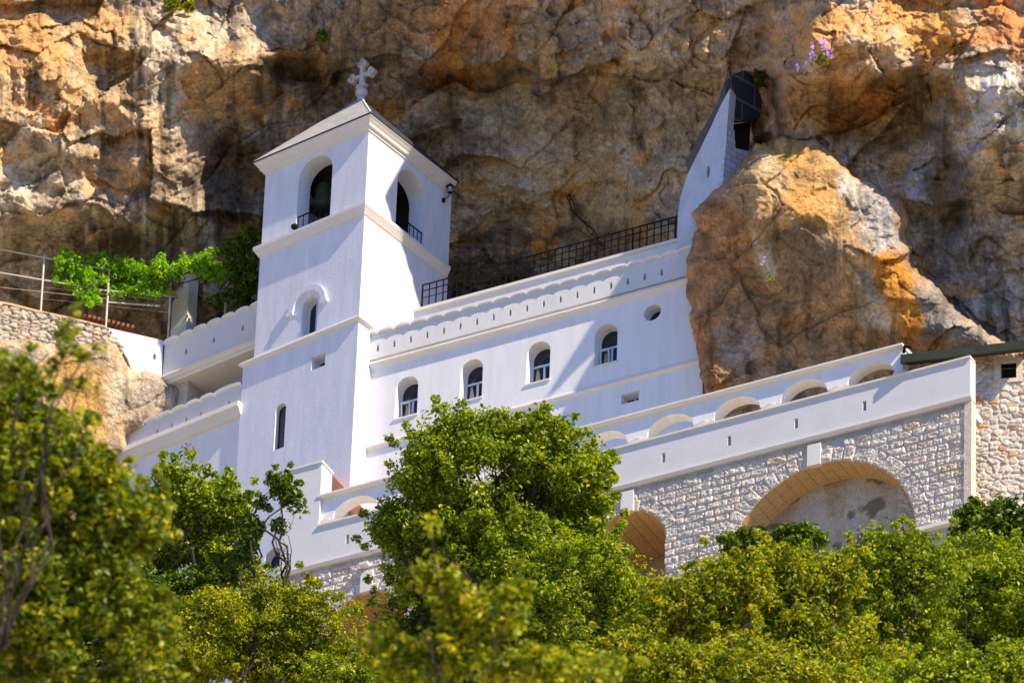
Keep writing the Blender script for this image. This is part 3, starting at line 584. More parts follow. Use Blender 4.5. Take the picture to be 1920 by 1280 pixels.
sp = [SW2.on(x, y) for x, y in [(1366, 230), (1425, 222), (1430, 190), (1420, 165), (1410, 140), (1398, 132), (1376, 138), (1366, 150), (1366, 200)]]
mb = MB(); mb.plate(SW2, sp, [], 0, -.2); f = mb.build('slate_gable', slate_mat('black_slate', (.045, .045, .055), (.13, .13, .15)), cave); uv_planar(f, SW.d*.45, np.array([0, 0, .28]), SW.p)
sp = [SW2.on(x, y) for x, y in [(1340, 330), (1420, 330), (1428, 215), (1366, 226)]]
mb = MB(); mb.plate(SW2, sp, [], -.6, -.8); mb.build('dark_opening', DARK, cave)  # near-black sheet painting the dark of the opening below the slates
sp = [F.on(x, y, OW-.8) for x, y in [(1366, 130), (1374, 170), (1330, 300), (1290, 350), (1288, 300), (1310, 255), (1345, 195)]]
mb = MB(); mb.plate(F, sp, [], OW-.8, OW-1.0); mb.build('recess_shade', plain('shade_backing', (.15, .12, .10), .9), cave)  # dark plate standing for the shaded recess beside the wall

# left wing and upper terrace
wing = empty('church_wing', 'low white wing left of tower with scalloped parapet and cornice', 'church wing')
mb = MB(); mb.box(T, -11.75, LB-.005, -1.2, -.12, -16, -1.95); mb.build('wall', WHITE, wing)
mb = MB(); mb.sweep(T, [(-.5, -1.64), (.22, -1.64), (.24, -1.86), (.16, -1.92), (.10, -2.05), (.0, -2.2), (-.116, -2.22), (-.5, -2.22)], -11.72, -5.50); mb.build('cornice', TRIM, wing)
ww = [T.on(x, y, -.05)[0] for x, y in [(295, 807), (322, 797), (349, 787), (376, 778), (429, 758)]]
ed = [-11.2, -10.45]+[ww[0]+.69*k for k in range(7)]; ed = [-11.22]+[ww[0]+.695*(k-1) for k in range(0, 7)]; ed[-1] = -5.56
scallop(T, ed, -1.65, -.72, .14, -.05, -.38, ww, wing, zs=T.on(349, 787, -.05)[1])
ut = empty('upper_terrace', 'white scalloped balcony wall with deep cornice between tower and pergola', 'balcony')
BO = -.6; b0, bz0 = T.on(305, 703, BO); b1 = -5.08; zb1 = T.on(478, 640, BO)[1]; bz = (bz0+zb1)/2
ztp = T.on(390, 606, BO)[1]
ws = [T.on(x, y, BO)[0] for x, y in [(349, 657), (401, 636), (455, 616)]]
ed = [b0]+[ws[0]-.35+.69*(k) for k in range(0, 6)]+[b1]
ed = sorted(set([e_ for e_ in ed if b0 <= e_ <= b1-.3]+[b1]))
scallop(T, ed, bz-.02, ztp-.12, .14, BO, BO-.3, ws, ut, sw=.11, sh=.3, zs=T.on(401, 636, BO)[1], rim=True)
mb = MB(); mb.sweep(T, [(BO-1.9, bz), (BO+.10, bz), (BO+.12, bz-.08), (BO+.04, bz-.14), (BO+.02, bz-.2), (BO-.08, bz-.26), (BO-.10, bz-.34), (BO-1.9, bz-.34)], b0+.02, b1); mb.build('cornice', TRIM, ut)
mb = MB(); mb.box(T, b0+.15, b1, BO-2.2, BO-1.75, -3.6, bz-.34); PALE = rock_mat('pale_stone', 2.5, .5, False, (.60, .52, .42)); mb.build('back_wall', PALE, ut)
mb = MB(); mb.box(T, b0+.35, b0+1.0, BO-1.76, BO-.35, -3.6, bz-.335); mb.build('pier', PALE, ut)

# side wall of the terrace and rubble wall beyond (run towards the left)
WL = Fr(305, 660, 320, -17.4); WL.p = np.array(T.P(b0, BO, 0))
sw = [WL.on(x, y) for x, y in [(306, 638), (303, 712), (262, 700), (246, 690), (240, 672), (232, 660), (226, 648), (208, 634), (196, 613)]]
mb = MB(); sx, sz = WL.on(290, 668); mb.plate(WL, sw[::-1], [ellipse(sx, sz, .07, .16, 12)], 0, -.4)
tag(mb.build('garden_wall', WHITE), 'bright white wall with one slot joining balcony to rubble wall', 'wall')

def rubble(name, fr, poly, o, res, cell, seed, parent, size=(.06, .02), cols=None, holes=(), mort=(.62, .58, .52), amp=.07):
    x0, x1 = min(p[0] for p in poly), max(p[0] for p in poly); z0, z1 = min(p[1] for p in poly), max(p[1] for p in poly)
    S, Z = np.meshgrid(np.arange(x0-res, x1+res*1.5, res), np.arange(z0-res, z1+res*1.5, res))
    sd = poly_sd(S, Z, poly); wS = S+.05*fbm(S*3, Z*3, seed, 3); wZ = Z+.05*fbm(S*3+9, Z*3, seed+1, 3)
    f1, f2, ci, cj, ox, oy = worley(wS/cell[0], wZ/cell[1], seed); e = f2-f1
    h = sstep(.04, .26, e)*(amp+amp*.35*hsh(ci, cj, seed+5))+.014*fbm(S*9, Z*9, seed+6, 4)*sstep(.05, .2, e)
    hh = hsh(ci, cj, seed+9)*.5+.5
    C = np.empty(S.shape+(3,)); C[:] = cols[0]
    for k, (p, c) in enumerate(cols[1]): C = np.where((hh > p)[..., None], np.array(c), C)
    C = C*(1+.14*hsh(ci, cj, seed+12))[..., None]; mk = sstep(.14, .05, e)[..., None]; C = C*(1-mk)+np.array(mort)*mk
    P = fr.p+S[..., None]*fr.d+(o+h)[..., None]*fr.n; P[..., 2] = Z0+Z; back = fr.p+S[..., None]*fr.d+(o-.5)*fr.n; 
    Q = grid_faces(*S.shape); keep = (sd.ravel()[Q] > -res).all(1)
    for hl in holes: keep &= (poly_sd(S, Z, hl).ravel()[Q] < 0).all(1)
    Q = Q[keep]; u, inv = np.unique(Q, return_inverse=True)
    ob = big_mesh(name, P.reshape(-1, 3)[u], inv.reshape(-1, 4), STONE, parent, color=C.reshape(-1, 3)[u]); return ob
rw = [WL.on(x, y) for x, y in [(-60, 560), (20, 573), (70, 586), (135, 600), (200, 616), (232, 650), (228, 668), (200, 662), (120, 660), (60, 646), (-60, 640)]]
rwall = empty('rubble_wall', 'rough pale rubble retaining wall below the metal pergola', 'wall')
cream = ((.50, .44, .36), [(.35, (.57, .50, .42)), (.6, (.52, .45, .36)), (.85, (.60, .44, .27))])
rubble('stonework', WL, rw, -.02, .03, (.36, .17), 3, rwall, cols=cream, mort=(.40, .34, .27), amp=.10)
mb = MB(); mb.plate(WL, rw[::-1], [], -.06, -.5); mb.build('wall_core', PALE, rwall)
cp = [WL.on(x, y) for x, y in [(-60, 556), (20, 570), (70, 583), (135, 597), (198, 613), (198, 616), (135, 600.5), (70, 587), (20, 574), (-60, 560)]]
mb = MB(); mb.plate(WL, cp, [], .08, -.45); mb.build('coping', plain('ochre_coping', (.55, .36, .20)), rwall)
# pillar
pil = Fr(356, 512, 320, 38.5); p0 = np.array(T.P(T.on(356, 512, -2.0)[0], -2.0, 0)); pil.p = p0; pz = T.on(356, 512, -2.0)[1]
mb = MB(); mb.box(pil, -.78, 0, -.55, 0, -1.2, pz-.06); mb.sweep(pil, [(.03, pz-.07), (.03, pz-.02), (-.27, pz+.16), (-.58, pz-.02), (-.58, pz-.07)], -.81, .03)
tag(mb.build('pillar', WHITE), 'square white pillar rising behind the balcony wall beside the vine', 'pillar')
# pergola
perg = empty('pergola', 'rusty white pipe pergola frame on the rubble wall carrying the vine', 'pergola')
PO = -.2
def wl(x, y, o=PO): s, z = WL.on(x, y, o); return WL.P(s, o, z)
for a, b in [((83, 478), (76, 588)), ((205, 504), (198, 618)), ((321, 514), (315, 640)), ((429, 480), (421, 600))]:
    mb = MB(); mb.tube([wl(*a), wl(*b)], .042, 8); mb.build('post', PIPE, perg)
for a, b in [((-60, 456), (204, 506)), ((-60, 501), (200, 545)), ((200, 566), (300, 574)), ((204, 545), (325, 556)), ((355, 488), (378, 500)), ((408, 466), (450, 494)), ((-60, 532), (200, 560))]:
    mb = MB(); mb.tube([wl(*a), wl(*b)], .03 if a[1] != 532 else .008, 6); mb.build('rail', PIPE, perg)
for y in (518, 527, 540):
    mb = MB(); mb.tube([wl(80, y+20), wl(320, y+46)], .006, 4); mb.build('wire', PIPE, perg)
mb = MB()
for k in range(12):
    q = wl(146+k*9, 596+k*2.1, -.6); mb.tube([np.array(q)+WL.n*.3, np.array(q)-WL.n*.3+[0, 0, .12]], .07, 8)
tag(mb.build('roof_tiles', TILE), 'short row of orange clay tiles behind the rubble wall', 'roof tiles')

# ------------------------------------------------------------------ gallery, retaining wall with arches
gal = empty('gallery', 'long white arched gallery on stone arches in front of the church', 'gallery')
slz = [1.85, 6.2, 9.5, 14.74, 17.37, 20.03, 22.72]
mb = MB(); mb.plate(F, rect(-.95, 26.85, -12.3, -10.62), [rect(s-.07, s+.07, -11.75, -11.33) for s in slz], 3.2, 2.9)
mb.box(F, 26.6, 26.849, 2.75, 2.899, -12.3, -10.62); mb.build('parapet', GALW, gal)
mb = MB(); mb.box(F, .60, 26.88, 2.84, 3.28, -10.66, -10.59); mb.build('parapet_coping', TRIM, gal)
mb = MB(); mb.sweep(F, [(2.9, -12.44), (3.22, -12.44), (3.30, -12.34), (3.30, -12.28), (2.9, -12.28)], -.97, 26.92); mb.build('ledge', TRIM, gal)
mb = MB(); mb.box(F, -.95, .60, 2.4, 3.199, -10.62, -7.86); mb.box(F, -1.0, .64, 2.35, 3.26, -7.86, -7.76); mb.build('end_block', GALW, gal)
ac = [2.03, 4.70, 7.15, 9.60, 12.24, 14.90, 17.57, 20.23, 22.89]
zs = -10.32
crown = F.on(1250, 779, 3.05)[1]
out = [(.602, zs)]
for c in ac: out += [(c-.93*cos(pi*k/16), zs+(crown-zs)*sin(pi*k/16)) for k in range(17)]
out += [(24.15, zs), (24.15, -9.36), (.602, -9.36)]
mb = MB(); mb.plate(F, out, [], 3.05, 2.5); mb.build('arch_wall', WHITE, gal)
mb = MB(); ctop = F.on(1250, 763, 3.2)[1]; mb.sweep(F, [(2.4, -9.38), (3.2, -9.38), (3.25, -9.34), (3.25, -9.27), (2.4, -9.2)], .52, 24.2); mb.build('coping', TRIM, gal)
mids = [.80]+[(a+b)/2 for a, b in zip(ac[:-1], ac[1:])]+[24.0]
for c in mids:
    mb = MB(); q = F.P(c, 2.79, 0); mb.lathe(q, [(.15, -12.0), (.15, zs-.26), (.18, zs-.24), (.19, zs-.20), (.33, zs-.03), (.34, zs-.002)], 20); mb.build('column', WHITE, gal, False)
mb = MB(); mb.box(F, -.9, 26.6, -.3, 2.9, -12.5, -12.2); mb.build('floor', TRIM, gal)
# rock-faced ashlar with arches
BA = [(21.0, -17.2, 3.70), (13.33, -15.0, 1.55), (2.75, -15.65, 1.62)]
rnd = np.random.RandomState(4)
res = .036; S, Z = np.meshgrid(np.arange(-1.2, 26.62, res), np.arange(-25.0, -12.43, res))
row = np.floor((Z+.02*vnoise(S*.7, Z*.7, 8))/.31).astype(int); fz = (Z/.31-np.floor(Z/.31)); rid = row-row.min()
bid = np.zeros(S.shape, int); dj = np.zeros(S.shape)
for r in range(rid.max()+1):
    b = np.cumsum(rnd.uniform(.32, .85, 80))-1.9; mk = rid == r; i = np.searchsorted(b, S[mk]); bid[mk] = i; i = np.clip(i, 1, 79); dj[mk] = np.minimum(S[mk]-b[i-1], b[i]-S[mk])
dz = np.minimum(fz, 1-fz)*.31; d = np.minimum(dj, dz)
hid = hsh(bid, rid, 3); hid2 = hsh(bid, rid, 9)
ring = np.zeros(S.shape, bool); drop = np.zeros(S.shape, bool)
SS, ZZ = S.copy(), Z.copy()
for cs0, cz0, R in BA:
    r = np.hypot(S-cs0, Z-cz0); a = np.arctan2(Z-cz0, S-cs0); up_ = Z > cz0; w_ = .62 if R > 2 else .5
    nv = int(round(pi*R/.42)); ai = np.floor(a/pi*nv).astype(int); fa = a/pi*nv-ai; da = np.minimum(fa, 1-fa)*(pi/nv)*r; dr = np.minimum(r-R, R+w_-r)
    ir = up_ & (r < R+w_); d = np.where(ir, np.minimum(da, dr), d); hid = np.where(ir, hsh(ai, ai*0+int(R*10), 4), hid); hid2 = np.where(ir, hsh(ai, ai*0+int(R*10), 14), hid2); ring |= ir
    ins = (up_ & (r < R)) | ((~up_) & (np.abs(S-cs0) < R)); drop |= ins
    k = (r > 1e-3) & up_ & (np.abs(r-R) < res*.8); SS = np.where(k, cs0+(S-cs0)/r*R, SS); ZZ = np.where(k, cz0+(Z-cz0)/r*R, ZZ); drop &= ~k
    k = (~up_) & (np.abs(np.abs(S-cs0)-R) < res*.6); SS = np.where(k, cs0+np.sign(S-cs0)*R, SS); drop &= ~k
band = sstep(-12.66, -12.60, Z)*(Z > -12.75)
prof = sstep(.012, .055, d)
h = prof*(.040+.022*hid+.040*np.abs(fbm(S*3.2, Z*4.2, 61, 4, .55))+.014*fbm(S*14, Z*14, 66, 3))
h = h*(1-band)+.01*band
P = F.p+SS[..., None]*F.d+(3.10+h)[..., None]*F.n; P[..., 2] = Z0+ZZ
base = np.array((.67, .615, .54)); C = np.empty(S.shape+(3,)); C[:] = base
C = np.where((hid2 > .55)[..., None], np.array((.72, .67, .60)), C); C = np.where((hid2 < -.75)[..., None], np.array((.72, .60, .50)), C); C = np.where((hid2 < -.93)[..., None], np.array((.68, .54, .38)), C)
C = C*(.92+.12*hid)[..., None]; jk = sstep(.02, .0, d)[..., None]*(1-band[..., None]); C = C*(1-jk)+np.array((.66, .63, .59))*jk; C = C*(1-band[..., None]*.25)
Q = grid_faces(*S.shape); keep = (~drop.ravel()[Q]).all(1); Q = Q[keep]; u, inv = np.unique(Q, return_inverse=True)
big_mesh('stone_wall', P.reshape(-1, 3)[u], inv.reshape(-1, 4), STONE, gal, color=C.reshape(-1, 3)[u], smooth=False)
OCH = rock_mat('ochre_voussoir', 3, .25, False, (.64, .43, .21))  # yellowish stone; the ochre also carries warm bounce light on the soffits
for n_, (cs0, cz0, R) in enumerate(BA):
    dep = [1.25, 3.0, 3.0][n_]; mb = MB(); nn = int(pi*R/.42); o1 = 3.12
    for k in range(nn):                                # each soffit stone between open joints
        for q in range(int(ceil(dep/.5))):
            g = .012/R; a0 = pi*k/nn+g; a1 = pi*(k+1)/nn-g; oa = o1-.5*q-(0 if q == 0 else .012); ob_ = o1-.5*(q+1); hh = .008*random.Random(k*7+q+n_).random(); Rr = R-hh
            mb.add([F.P(cs0+Rr*cos(a), o, cz0+Rr*sin(a)) for a, o in ((a0, oa), (a1, oa), (a1, ob_), (a0, ob_))]+[F.P(cs0+(R+.06)*cos(a), o, cz0+(R+.06)*sin(a)) for a, o in ((a0, oa), (a1, oa), (a1, ob_), (a0, ob_))], [(0, 1, 2, 3), (0, 4, 5, 1), (1, 5, 6, 2), (2, 6, 7, 3), (3, 7, 4, 0), (7, 6, 5, 4)])
    for sg in (-1, 1):
        for j in range(22):
            z1 = cz0-.36*j; z0 = z1-.345
            for q in range(int(dep/.5)): oa = o1-.5*q-.006; mb.box(F, cs0+sg*R, cs0+sg*(R+.08), oa-.488, oa, z0, z1)
    so_ = mb.build('arch_soffit', OCH, gal)
    mb = MB(); nn = 28; prev = None                    # mortar bed behind the soffit stones
    for k in range(nn): a0, a1 = pi*k/nn, pi*(k+1)/nn; mb.add([F.P(cs0+(R+.03)*cos(a), o, cz0+(R+.03)*sin(a)) for a, o in ((a0, o1-.03), (a1, o1-.03), (a1, o1-dep), (a0, o1-dep))], [(0, 1, 2, 3)])
    mb.build('mortar', plain('mortar', (.62, .50, .34)), so_)
    kz = cz0+R; mb = MB(); mb.sweep(F, [(3.05, kz-.03), (3.24, kz-.03), (3.24, kz+.84), (3.20, kz+.88), (3.05, kz+.88)], cs0-.50 if n_ == 0 else cs0-.25, cs0+.02 if n_ == 0 else cs0+.25); mb.build('keystone', TRIM, gal)
mb = MB(); q0 = F.P(*[2.62, 3.3, -12.98]); mb.box(F, 2.5, 2.85, 3.1, 3.42, -12.98, -12.86); mb.build('spout', TRIM, gal)
# back wall of the big arch: weathered concrete
S, Z = np.meshgrid(np.arange(16.8, 25.2, .06), np.arange(-25, -13.2, .06)); hh = .04*fbm(S*1.5, Z*1.5, 81, 5)
P = F.p+S[..., None]*F.d+(1.92+hh)[..., None]*F.n; P[..., 2] = Z0+Z
C = np.empty(S.shape+(3,)); C[:] = (.46, .37, .25); k = sstep(-.1, .5, fbm(S*.9, Z*.6, 82, 5))[..., None]; C = C*(1-k)+np.array((.55, .47, .36))*k
k = sstep(.25, .6, fbm(S*2.5, Z*.35, 83, 4))[..., None]*.7; C = C*(1-k)+np.array((.58, .52, .44))*k; k = sstep(.35, .7, fbm(S*1.2+5, Z*1.6, 84, 5))[..., None]*.8; C = C*(1-k)+np.array((.14, .11, .07))*k
big_mesh('arch_back_wall', P.reshape(-1, 3), grid_faces(*S.shape), STONE, gal, color=C.reshape(-1, 3))
mb = MB(); mb.box(F, 11.0, 16.0, -.3, .1, -25, -12.5); mb.box(F, .5, 5.2, -.3, .1, -25, -12.5); mb.build('arch_back_wall', PALE, gal)
mb = MB(); mb.sweep(F, [(2.8, -25), (3.19, -25), (3.19, -12.44), (2.8, -12.44)], 26.62, 26.90); QU = rock_mat('quoin_stone', 3, .3, False, (.66, .58, .46)); mb.build('quoin', QU, gal)
mb = MB(); mb.sweep(F, [(3.0, -17.55), (3.40, -17.55), (3.40, -17.40), (3.2, -17.30), (3.0, -17.30)], 24.72, 26.6); mb.build('ledge', TRIM, gal)
# terracotta-edged stair roof behind the end block
mb = MB(); p = [F.on(x, y, 1.6) for x, y in [(606, 880), (614, 880), (642, 910), (694, 966), (690, 978), (660, 960), (640, 945), (628, 925)]]
mb.plate(F, p, [], 1.6, .4); st = mb.build('stair_roof', TERRA); tag(st, 'sloping terracotta roof edge behind the gallery end block', 'roof')
# stone house at the right edge
house = empty('stone_house', 'rubble stone house with dark green eave at right edge behind gallery', 'house')
H = Fr(1822, 720, 303.0, 10.0)
hz = H.on(1822, 720)[1]; P4 = [(-3.6, -14), (3.8, -14), (3.8, H.on(1920, 640)[1]), (-3.6, H.on(1690, 668)[1])]
w0, w1 = H.on(1877, 712), H.on(1906, 680); hw = rect(w0[0], w1[0], w0[1], w1[1]); sur = rect(w0[0]-.25, w1[0]+.22, w0[1]-.16, w1[1]+.20)
zt1 = min(H.on(1688, 680, 1.0)[1], H.on(1925, 653, 1.0)[1])+.12
P4 = rect(-2.55, 3.8, -25, zt1+.35)
warm = ((.60, .52, .42), [(.3, (.68, .62, .53)), (.55, (.54, .44, .33)), (.75, (.64, .56, .46)), (.92, (.62, .34, .16))])
rubble('wall', H, P4, 0, .03, (.34, .22), 13, house, cols=warm, holes=[hw], mort=(.70, .66, .62), amp=.055)
mb = MB(); mb.plate(H, P4, [hw], -.03, -.6); mb.build('wall_core', PALE, house)
mb = MB(); mb.plate(H, sur, [hw], .09, -.3); wf = mb.build('window_surround', QU, house)
mb = MB(); mb.plate(H, hw, [], -.35, -.4); mb.build('window', DARK, house)
g0, g1 = H.on(1688, 680, 1.0), H.on(1925, 653, 1.0); mb = MB()
def Hp(s, o, z): return H.P(s, o, z)
vs = []
for (s, z) in (g0, g1):
    for o, dz_ in ((.0, .55), (.96, .0), (1.0, .02), (1.0, .36), (.9, .42), (-1.5, 1.7)): vs.append(Hp(s, o, z+dz_))
mb.add(vs, [(i, (i+1) % 6, 6+(i+1) % 6, 6+i) for i in range(6)]+[(0, 1, 2, 3, 4, 5), (11, 10, 9, 8, 7, 6)]); mb.build('eave', GREENM, house)
mb = MB(); mb.tube([F.P(*[24.2, 3.1, -9.6]), F.P(24.35, 3.35, -9.55), F.P(24.6, 3.4, -9.7)], .06, 8); mb.build('gutter', IRON, house)

# ------------------------------------------------------------------ vegetation
def leaves(cent, rad, per, size, rng, flat=.2, cov=None):
    """leaf quads round clump centres: cent (n,3), rad (n,), per leaves each"""
    n = len(cent)*per; c = np.repeat(cent, per, 0); r = np.repeat(rad, per)
    v = rng.normal(size=(n, 3)); v /= np.linalg.norm(v, axis=1)[:, None]; v *= (rng.rand(n)**.33)[:, None]; v[:, 2] *= .8
    p = c+v*r[:, None]
    nr = rng.normal(size=(n, 3)); nr[:, 2] = np.abs(nr[:, 2])+flat; nr += v*.8; nr /= np.linalg.norm(nr, axis=1)[:, None]
    a = np.cross(nr, rng.normal(size=(n, 3))); a /= np.linalg.norm(a, axis=1)[:, None]; b = np.cross(nr, a)
    L = size*(.6+.8*rng.rand(n)); W = L*(.45+.2*rng.rand(n)); a = a*L[:, None]; b = b*W[:, None]; fold = nr*(L*.12)[:, None]
    V = np.stack([p-a, p-b*1.0+fold, p+a-fold, p+b+fold], 1).reshape(-1, 3); Q = np.arange(4*n).reshape(n, 4)
    clump = np.repeat(rng.rand(len(cent)), per)
    at = np.clip(.25*clump+.75*rng.rand(n)-.02, 0, 1); return V, Q, np.repeat(at, 4)
def limb(a, b, rng, wob, n=6):
    P = [np.array(a, float)+(np.array(b)-a)*k/n for k in range(n+1)]; L = np.linalg.norm(np.array(b)-a); off = np.zeros(3)
    for k in range(1, n): off = off*.6+rng.normal(size=3)*wob*L; P[k] = P[k]+off+np.array([0, 0, .10*L*sin(pi*k/n)*-.6])
    return P
def tree(name, label, cat, blobs_, t, nclump, per, crad, lsize, lm, seed, base=None, trunk_r=None, depth=.8, group=None, stems=26, gap=0.0, kind=None):
    rng = np.random.RandomState(seed); k = t/FPX; root = empty(name, label, cat, group); area = sum(b[2]*b[3] for b in blobs_); cents = []; bc = []
    for (px, py, rx, ry, *dt) in blobs_:
        n = max(8, int(2.3*nclump*rx*ry/area)); v = rng.normal(size=(n, 3)); v /= np.linalg.norm(v, axis=1)[:, None]; v *= (rng.rand(n)**.36)[:, None]
        off = dt[0] if dt else 0.0; ctr = PT(px, py, t+off); bc.append((ctr, rx*ry))
        ph = np.arctan2(v[:, 1], v[:, 0]); nz = 1+.42*vnoise(ph*2.2+px, v[:, 2]*1.5+py, seed)+.18*vnoise(ph*6+px, v[:, 2]*3+py, seed+1)
        cents.append(ctr+(RT*(v[:, :1]*rx*k)+_u0*(v[:, 1:2]*ry*k)+FW*(v[:, 2:3]*(rx+ry)/2*k*depth))*nz[:, None])
    cents = np.concatenate(cents); L_ = crad*2.6
    q3 = (cents-cents.mean(0))/L_; dens = vnoise(q3[:, 0]+.4*q3[:, 1], q3[:, 2]-.3*q3[:, 1], seed+5)+vnoise(q3[:, 1]+.3*q3[:, 0]+9, q3[:, 2]+.5*q3[:, 0], seed+6)+.5*vnoise(q3[:, 0]*2.1, q3[:, 2]*2.1+q3[:, 1], seed+7)
    cents = cents[np.argsort(-dens)[:int(len(cents)*.78)]]; rng.shuffle(cents)
    sp = cents[:len(cents)//7]; cc0 = cents.mean(0); far = sp-cc0; sp = sp+far/np.linalg.norm(far, axis=1)[:, None]*(crad*(.8+1.6*rng.rand(len(sp))))[:, None]
    cents = np.concatenate([cents, sp]); rads = np.concatenate([crad*(.35+1.1*rng.rand(len(cents)-len(sp))), crad*.45*np.ones(len(sp))])
    V, Q, at = leaves(cents, rads, int(per*.85), lsize, rng)
    big_mesh('crown', V, Q, lm, root, attr=at, smooth=False)
    big = max(bc, key=lambda q: q[1])[0]
    if base is None: bx, by = big[0]+rng.uniform(-.5, .5), big[1]+rng.uniform(-.3, .3)
    else: q = PT(base[0], base[1], t); bx, by = q[0], q[1]
    gz_ = float(ground_z(np.array([bx]), np.array([by]))[0])-.1; root_p = np.array([bx, by, gz_]); H_ = big[2]-gz_; tr_ = trunk_r or min(.16, H_*.013)
    mb = MB(); fork = root_p+(big-root_p)*.62+np.array([rng.uniform(-.2, .2)*H_*.05, 0, 0])
    mb.tube(limb(root_p, fork, rng, .02), [tr_*(1.3-.08*q) for q in range(7)], 8)
    for ctr, a in bc:
        mid = (fork+ctr)/2+rng.normal(size=3)*.04*H_; mb.tube(limb(fork, mid, rng, .05)+limb(mid, ctr, rng, .06)[1:], [tr_*(.7-.45*q/12) for q in range(13)], 6)
        own = cents[np.linalg.norm(cents-ctr, axis=1).argsort()][:max(4, int(len(cents)*a/sum(b[1] for b in bc)))]; own = own[::max(1, 2*len(own)//max(1, stems))][:stems//2]
        for q in own: mb.tube(limb(ctr if rng.rand() < .8 else mid, q, rng, .07, 5), [tr_*(.2-.03*w_) for w_ in range(6)], 4)
    mb.build('trunk', BARK, root)
    return root
# central tree in front of the gallery
tree('tree', 'large bright green leafy tree in the centre before the gallery arches', 'tree',
     [(880, 860, 120, 80), (800, 900, 60, 60), (990, 840, 80, 70), (1020, 800, 40, 40), (940, 970, 160, 110), (930, 900, 110, 80), (860, 1010, 90, 60), (1060, 900, 80, 70), (1095, 950, 50, 80), (770, 1000, 60, 50), (830, 1060, 100, 80), (1000, 1080, 140, 90, -1), (850, 820, 55, 45), (735, 985, 35, 45)],
     287, 1250, 60, .40, .080, G1, 11, base=(930, 1250), stems=30)
tree('tree', 'rounded green tree filling the gap right of the large central tree', 'tree',
     [(1090, 1070, 100, 80), (1170, 1150, 80, 75), (1060, 1180, 150, 120), (1200, 1200, 80, 60)], 284, 520, 62, .42, .075, G1, 12, base=(1130, 1300), stems=12)
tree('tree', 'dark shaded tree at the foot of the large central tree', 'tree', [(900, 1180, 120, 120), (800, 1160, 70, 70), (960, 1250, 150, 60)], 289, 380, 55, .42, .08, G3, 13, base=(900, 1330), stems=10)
# small airy tree at left, rising before the wing
tree('small_tree', 'airy young tree with glossy leaves before the white wing', 'tree',
     [(340, 900, 55, 50), (380, 930, 60, 60), (300, 940, 45, 40), (420, 960, 40, 50), (300, 1010, 70, 60), (400, 1030, 70, 60), (260, 1070, 60, 60), (440, 1080, 60, 40)],
     283, 420, 46, .34, .088, G1, 21, base=(400, 1280), stems=20, depth=.7)
tree('sapling', 'thin bare-stemmed sapling leaning right in front of the white gallery end', 'tree',
     [(520, 905, 38, 24), (545, 940, 24, 18), (490, 935, 26, 20), (470, 985, 30, 22), (520, 985, 12, 14), (455, 1035, 28, 20)], 281, 60, 34, .26, .085, G3, 22, base=(430, 1300), trunk_r=.10, stems=10)
tree('bush', 'dense small-leaved bush low on the left below the sapling', 'bush', [(480, 1150, 140, 60), (580, 1200, 90, 70), (400, 1200, 150, 90), (560, 1260, 150, 60), (520, 1120, 60, 30)], 279, 800, 66, .36, .062, G2, 23, base=(500, 1400), stems=10)
tree('bush', 'small-leaved bush beside the left stone arch', 'bush', [(650, 1250, 60, 46), (700, 1280, 60, 40)], 277, 140, 60, .34, .064, G1, 24, base=(680, 1400), stems=8)
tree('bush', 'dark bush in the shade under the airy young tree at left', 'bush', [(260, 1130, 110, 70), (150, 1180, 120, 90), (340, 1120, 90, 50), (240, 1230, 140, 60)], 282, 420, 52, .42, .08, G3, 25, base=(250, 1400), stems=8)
# soft-focus trees
FGL = 'out-of-focus trees close to the camera'
tree('foreground_tree', 'tall blurred tree close to the camera at the left edge', 'tree',
     [(-40, 860, 190, 130), (90, 880, 110, 90), (150, 930, 90, 70), (60, 1000, 170, 120), (210, 960, 90, 60), (60, 1130, 200, 120), (120, 1230, 200, 90), (230, 1150, 80, 70), (270, 1240, 70, 60), (-20, 740, 70, 60), (45, 720, 60, 30), (250, 1000, 50, 40), (170, 1080, 90, 60)],
     92, 1100, 34, .15, .043, G5, 31, base=(-260, 1500), trunk_r=.02, group=FGL, stems=4)
tree('foreground_tree', 'blurred twigs reaching up over the rubble wall at left', 'tree', [(125, 640, 22, 40), (110, 690, 26, 16), (160, 665, 22, 18), (60, 690, 40, 24), (20, 680, 40, 30), (150, 720, 14, 10)], 84, 34, 14, .09, .040, G5, 32, base=(-60, 1500), trunk_r=.03, group=FGL, stems=3)
tree('foreground_tree', 'blurred leafy shoots rising at bottom centre', 'tree', [(850, 1130, 40, 60), (800, 1080, 30, 40), (920, 1180, 60, 60), (820, 1230, 110, 60), (980, 1240, 80, 50), (1060, 1260, 110, 40), (760, 1260, 60, 40), (960, 1120, 26, 40), (810, 1000, 14, 30)],
     88, 200, 20, .13, .046, G2, 33, base=(880, 1600), trunk_r=.018, group=FGL, stems=3)
